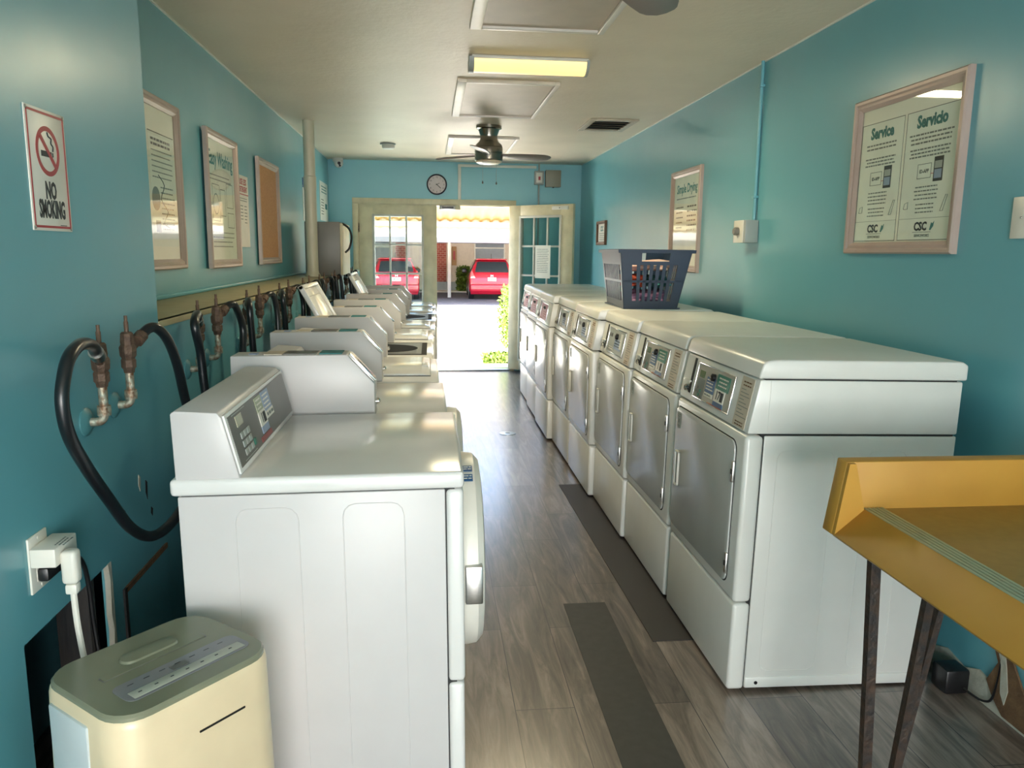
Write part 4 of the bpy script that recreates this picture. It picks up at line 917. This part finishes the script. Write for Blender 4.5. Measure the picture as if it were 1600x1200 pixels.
# ------------------------------------------------------------------ doors
def door_leaf(idx, mirror=False):
    """local: x 0..W from hinge, y thickness, z"""
    Wd, Hd, T = .90, 1.945, .042
    d = MB().m(M_CREAM); gx0, gx1, gz0, gz1 = .165, .735, .135, 1.815
    d.box(0, gx0, -T / 2, T / 2, 0.012, Hd, bevel=.002); d.box(gx1, Wd, -T / 2, T / 2, .012, Hd, bevel=.002)
    d.box(gx0, gx1, -T / 2, T / 2, .012, gz0, bevel=.002); d.box(gx0, gx1, -T / 2, T / 2, gz1, Hd, bevel=.002)
    o = d.build('door_%d' % idx); struct(o)
    g = MB().m(mat('white_glazing_bar', (214, 212, 200), .35))
    for bx in ((gx0 - .012, gx0 + .014, gz0 - .012, gz1 + .012), (gx1 - .014, gx1 + .012, gz0 - .012, gz1 + .012), (gx0, gx1, gz0 - .012, gz0 + .014), (gx0, gx1, gz1 - .014, gz1 + .012)): g.box(bx[0], bx[1], -T / 2 - .008, T / 2 + .008, bx[2], bx[3], bevel=.003)
    for k in (1, 2): x = gx0 + (gx1 - gx0) * k / 3; g.box(x - .011, x + .011, -.012, .012, gz0, gz1, bevel=.003)
    for k in range(1, 5): z = gz0 + (gz1 - gz0) * k / 5; g.box(gx0, gx1, -.012, .012, z - .011, z + .011, bevel=.003)
    g.build('glazing_bars', parent=o)
    MB().m(M_GLASS).box(gx0, gx1, -.002, .002, gz0, gz1).build('glass_panes', parent=o)
    return o
dl = door_leaf(1); dl.location = (-.82, YF + .03, .018)
MB().m(M_BRASS).box(-.012, .004, -.03, -.018, 1.62, 1.72).box(-.012, .004, -.03, -.018, .9, 1.0).build('hinge', parent=dl)
dr = door_leaf(2); dr.location = (.945, YF - .005, .018); dr.rotation_euler = (0, 0, -math.radians(44))
MB().m(M_WHITEP).box(.62, .84, -.034, -.021, 1.885, 1.925, bevel=.003).m(M_BLACK).box(.72, .73, -.036, -.034, 1.90, 1.91).build('strike_plate', parent=dr)
MB().m(M_PAPER).box(.385, .600, -.0165, -.0155, 1.115, 1.49).m(M_INKG).at(basis((.385, -.0165, 1.115), (1, 0, 0), (0, 0, 1))).lines(.03, .19, .33, 14, .02, .005, .0002, seed=9).build('notice', parent=dr)
t = thing('magnetic_door_lock', 'silver magnetic lock bar under the door head', 'door lock', (.235, YF - .01, 1.905))
MB().m(M_STEEL).box(-.125, .06, -.03, .02, 0, .05, bevel=.003).build('magnet', parent=t)
MB().m(M_BLACK).box(-.095, .04, -.032, -.03, .012, .038).build('slot', parent=t)
MB().m(M_CREAM).box(.06, .12, -.03, .02, .0, .05, bevel=.003).build('bracket', parent=t)
# ------------------------------------------------------------------ outdoors
GZ = -.17; GP = -.36
struct(MB().prism([(YF + .15, GZ), (24.6, GP), (24.6, GP - .2), (YF + .15, GP - .2)], 'x', -26, 30).build('pavement', M_CONC))
struct(MB().box(-26, 30, 24.6, 34.5, GP - .12, GP - .005).build('parking_asphalt', M_ASPH))
struct(MB().box(-26, 30, 34.5, 55, GP - .12, GP + .03).build('verge', M_CONC))
struct(MB().box(-26, 30, -30, YB - .12, -.25, -.05).build('rear_ground', M_CONC))
struct(MB().box(XL - 1.2, XR + 1.2, YF + .15, YF + .75, GZ, -.02, bevel=.01).build('doorstep', M_CONC))
struct(MB().box(-6, 7, YB - 9, YB - .3, 2.6, 2.7).build('rear_shade_slab', M_WHITEH))  # unseen slab, added to keep sun off the rear ground
# outside skin of this building, so that it shades the ground
struct(MB().box(-9, XL - .13, YB, YF + .15, -.1, 2.7).build('building_shell_left', M_WHITEH)); struct(MB().box(XR + .13, 9, YB, YF + .15, -.1, 2.7).build('building_shell_right', M_WHITEH))
struct(MB().box(-9, 9, YB - .3, YF + .35, 2.7, 2.85).build('roof_slab', M_WHITEH))
# corrugated carport roof in front (yellow)
t = thing('corrugated_awning', 'yellow corrugated awning with a scalloped edge outside the doors', 'awning', (0, 0, 0))
def corr(y0, z0, y1, z1, x0, x1, pitch=.26, amp=.045, th=.02, n=None):
    n = int((x1 - x0) / (pitch / 6)); lo = []
    for (y, z) in ((y0, z0), (y1, z1)):
        lo.append([(x0 + (x1 - x0) * i / n, y, z + amp * (abs(math.sin(math.pi * (x0 + (x1 - x0) * i / n) / pitch)))) for i in range(n + 1)])
    top = [[(p[0], p[1], p[2] + th) for p in L] for L in lo]
    mb = MB().m(M_YELLOW); mb.ring([lo[0], lo[1], top[1], top[0], lo[0]], close_u=False, cap0=False, cap1=False); return mb
corr(18.2, 2.72, 20.95, 1.98, -9, 9).build('lower_sheet', parent=t); corr(17.2, 3.02, 19.4, 2.44, -9, 9).build('upper_sheet', parent=t)
MB().m(M_CREAM).box(-9, 9, 20.2, 20.28, 2.05, 2.16).box(-9, 9, 18.5, 18.58, 2.52, 2.62).build('support_beam', parent=t)
for x in (-8.5, 8.5): MB().m(M_CREAM).box(x - .05, x + .05, 19.4, 19.5, GZ, 2.35).build('post', parent=t)
# far carport over the cars
t = thing('carport', 'white flat carport over the parked red cars, on thin white posts', 'carport', (0, 0, GP))
MB().m(M_WHITEH).box(-11, 14, 26.1, 36.6, 2.24, 2.50).build('roof_deck', parent=t)
MB().m(mat('carport_beam_grey', (84, 80, 84), .6)).box(-11, 14, 26.0, 26.1, 2.07, 2.24).box(-11, 14, 31.0, 31.1, 2.10, 2.24).build('beam', parent=t)
for x in (-6.2, .74, 6.2): MB().m(M_WHITEH).box(x - .065, x + .065, 30.6, 30.75, 0, 2.24).build('post', parent=t)
# far building
t = thing('apartment_building', 'pale low building with brick panels and grey windows behind the parked cars', 'building', (0, 36.0, GP))
MB().m(M_FARWALL).box(-14, 18, 0, .3, 0, 2.235).build('wall', parent=t)
for x0, x1 in ((.20, .73), (-1.55, -1.02)): MB().m(M_BRICK).box(x0, x1, -.12, 0, .41, 2.23).build('brick_panel', parent=t)
MB().m(M_LGREY).box(.1, 1.3, -.2, 0, 0, .40).build('plinth', parent=t)
for x0, x1, z0, z1 in ((2.07, 3.37, 1.45, 2.16), (-3.2, -1.75, 1.3, 2.16)):
    f = MB().m(M_WHITEP).box(x0 - .06, x1 + .06, -.05, 0, z0 - .06, z0).box(x0 - .06, x1 + .06, -.05, 0, z1, z1 + .06).box(x0 - .06, x0, -.05, 0, z0, z1).box(x1, x1 + .06, -.05, 0, z0, z1).box(x0, x1, -.05, 0, z1 - .24, z1 - .18)
    fo = f.build('window_frame', parent=t); MB().m(M_SIDING).box(x0, x1, -.03, 0, z0, z1).build('window_pane', parent=fo)
MB().m(mat('yellow_screen', (176, 148, 84), .7, var=(140, 112, 60), vscale=6, stretch=(1, 1, .1))).box(-.92, -.25, -.1, 0, .9, 2.22).build('yellow_screen', parent=t)
MB().m(mat('utility_box_tan', (170, 130, 84), .6)).box(.98, 1.20, -.1, 0, 1.15, 2.0).m(M_RED).box(1.05, 1.13, -.11, -.1, 1.4, 1.8).build('utility_box', parent=t)
# wheel stops
for i in range(6):
    x = (.22, 1.38, 1.8, 2.22, 2.65, 3.07)[i]
    tag(MB().box(x, x + (.12 if i == 0 else .3), 24.75, 24.87, GP - .005, GP + .02).build('kerb_dash', M_SIGN), 'short white painted dash at the kerb of the parking strip', 'road marking', 'white dashes along the parking strip')
# cars
def make_car(label, loc, rz=0, plate='HGK 02'):
    t = thing('parked_car', label, 'car', loc, (0, 0, rz))
    # local: rear at y=0, front +y; z from ground
    def sec(y, hw, zb, zbelt, zr, hr, inset=.0):
        return [(-hw + .06, y, zb), (-hw, y, zb + .18), (-hw, y, zbelt - .12), (-hw + .03, y, zbelt), (-hr, y, zr - .05), (-hr + .1, y, zr), (hr - .1, y, zr), (hr, y, zr - .05), (hw - .03, y, zbelt), (hw, y, zbelt - .12), (hw, y, zb + .18), (hw - .06, y, zb)]
    b = MB().m(M_CARRED)
    b.ring([sec(.0, .74, .28, .86, .90, .66), sec(.04, .82, .22, .92, .98, .70), sec(.10, .84, .20, .97, 1.10, .68), sec(.25, .85, .20, .98, 1.36, .62), sec(.42, .85, .20, .98, 1.50, .58), sec(1.0, .85, .20, .97, 1.54, .60), sec(2.0, .85, .20, .95, 1.52, .60), sec(2.7, .85, .20, .93, 1.25, .62), sec(3.1, .84, .20, .92, 1.00, .66), sec(3.8, .80, .22, .78, .84, .6), sec(4.0, .7, .3, .6, .66, .5)])
    b.build('body', parent=t, ang=.9)
    Bk = basis((0, .060, 1.03), (1, 0, 0), (0, .19, .36))
    MB().at(Bk).m(M_CARGL).prism([(-.63, .02), (-.60, .0), (.60, .0), (.63, .02), (.55, .40), (.50, .43), (-.50, .43), (-.55, .40)], 'z', -.03, .022, bevel=.005).build('rear_window', parent=t)
    for s in (-1, 1):
        MB().m(M_CARGL).ring([[(s * .84, .55, 1.0), (s * .84, 2.6, .97), (s * .66, 2.3, 1.38), (s * .63, .75, 1.42)], [(s * .80, .55, 1.0), (s * .80, 2.6, .97), (s * .62, 2.3, 1.38), (s * .59, .75, 1.42)]]).build('side_window', parent=t)
        l = MB().m(M_TAIL).prism([(s * .60, .80), (s * .82, .78), (s * .80, 1.00), (s * .74, 1.10), (s * .70, .98)], 'y', -.01, .12, bevel=.006).m(M_TAILW).prism([(s * .62, .81), (s * .80, .80), (s * .78, .87), (s * .66, .88)], 'y', -.02, .05); l.build('tail_light', parent=t)
        MB().m(M_BLACK).box(s * .98 - .1, s * .98 + .1, 2.2, 2.3, .95, 1.12, bevel=.03).build('side_mirror', parent=t)
        for y in (.62, 3.15):
            wh = MB().m(M_BLACK).lathe([(.30, -.1), (.31, -.08), (.31, .08), (.30, .1)], (s * .76, y, .31), 'x', 28).m(M_STEEL).lathe([(.19, -.105), (.19, .105)], (s * .76, y, .31), 'x', 20); wh.build('wheel', parent=t)
        MB().m(M_BLACK).box(s * .62 - .09, s * .62 + .09, -.012, .02, .36, .50, bevel=.01).build('bumper_vent', parent=t)
    MB().m(M_CARRED).box(-.80, .80, -.06, .1, .30, .58, bevel=.04, seg=3).build('bumper', parent=t)
    MB().m(M_CARRED).box(-.58, .58, .26, .46, 1.49, 1.53, bevel=.012).build('roof_spoiler', parent=t)
    p = MB().m(M_SIGN).box(-.16, .16, -.03, .0, .70, .84, bevel=.004).m(mat('plate_green', (60, 120, 90), .5)).at(basis((0, -.031, .77), (1, 0, 0), (0, 0, 1))).text(plate, 0, 0, .08, .0005, 0, bold=.002); p.build('licence_plate', parent=t)
    MB().m(M_CHROME).at(basis((0, -.012, .90), (1, 0, 0), (0, 0, 1))).box(-.045, -.030, -.04, .04, 0, .01).box(.030, .045, -.04, .04, 0, .01).box(-.03, .03, -.006, .006, 0, .01).build('badge', parent=t)
    MB().m(M_BLACK).tube([(0, .5, 1.53), (0, .42, 1.72)], .008, 6).build('antenna', parent=t)
    return t
make_car('red hatchback parked rear-on, seen through the open doorway', (2.30, 29.2, GP - .005), -.02)
make_car('red car seen through the panes of the closed door leaf', (-1.22, 28.6, GP - .005), .12, 'JRT 61')
# hedge and plants
def bush(name, label, x0, x1, y0, y1, z0, z1, n, size, m_, seed, stalks=False):
    r_ = random.Random(seed); b = MB().m(m_)
    t = thing(name, label, 'bush', ((x0 + x1) / 2, (y0 + y1) / 2, z0))
    cx, cy_ = (x0 + x1) / 2, (y0 + y1) / 2
    for i in range(n):
        u, v, w_ = r_.random(), r_.random(), r_.random()
        k = 1 - .25 * abs(w_ - .5)
        p = Vector(((x0 + (x1 - x0) * u - cx) * k, (y0 + (y1 - y0) * v - cy_) * k, (z1 - z0) * w_ * (1 - .12 * abs(u - .5))))
        d = Vector((r_.uniform(-1, 1), r_.uniform(-1, 1), r_.uniform(-.2, 1))).normalized() * size * r_.uniform(.6, 1.3)
        s_ = d.cross(Vector((r_.uniform(-1, 1), r_.uniform(-1, 1), r_.uniform(-1, 1)))).normalized() * size * .28
        def fn(p=p, d=d, s_=s_):
            vs = [b.bm.verts.new(q) for q in (p, p + d * .5 + s_, p + d, p + d * .5 - s_)]; b.bm.faces.new(vs)
        b._add(fn)
    b.build('foliage', parent=t, smooth=False)
    MB().m(M_BROWN).tube([(0, 0, 0), (.02, .01, (z1 - z0) * .6)], .02, 6).tube([(0, 0, 0), (-(x1 - x0) * .3, .02, (z1 - z0) * .7)], .012, 6).tube([(0, 0, 0), ((x1 - x0) * .3, -.04, (z1 - z0) * .7)], .012, 6).build('stem', parent=t)
bush('hedge', 'clipped yellow-green hedge just outside the right side of the doorway', 1.10, 2.1, 11.6, 12.9, GZ + .12, .92, 9000, .06, M_LEAF, 3)
bush('low_plant', 'low bright green plant by the path below the hedge', .74, 1.5, 10.3, 11.1, GZ, .0, 2600, .07, M_GRASS, 4)
bush('shrub', 'green shrub growing between the far building and the hatchback', 1.20, 1.85, 34.9, 35.6, GP, .75, 1500, .14, M_LEAF, 5)
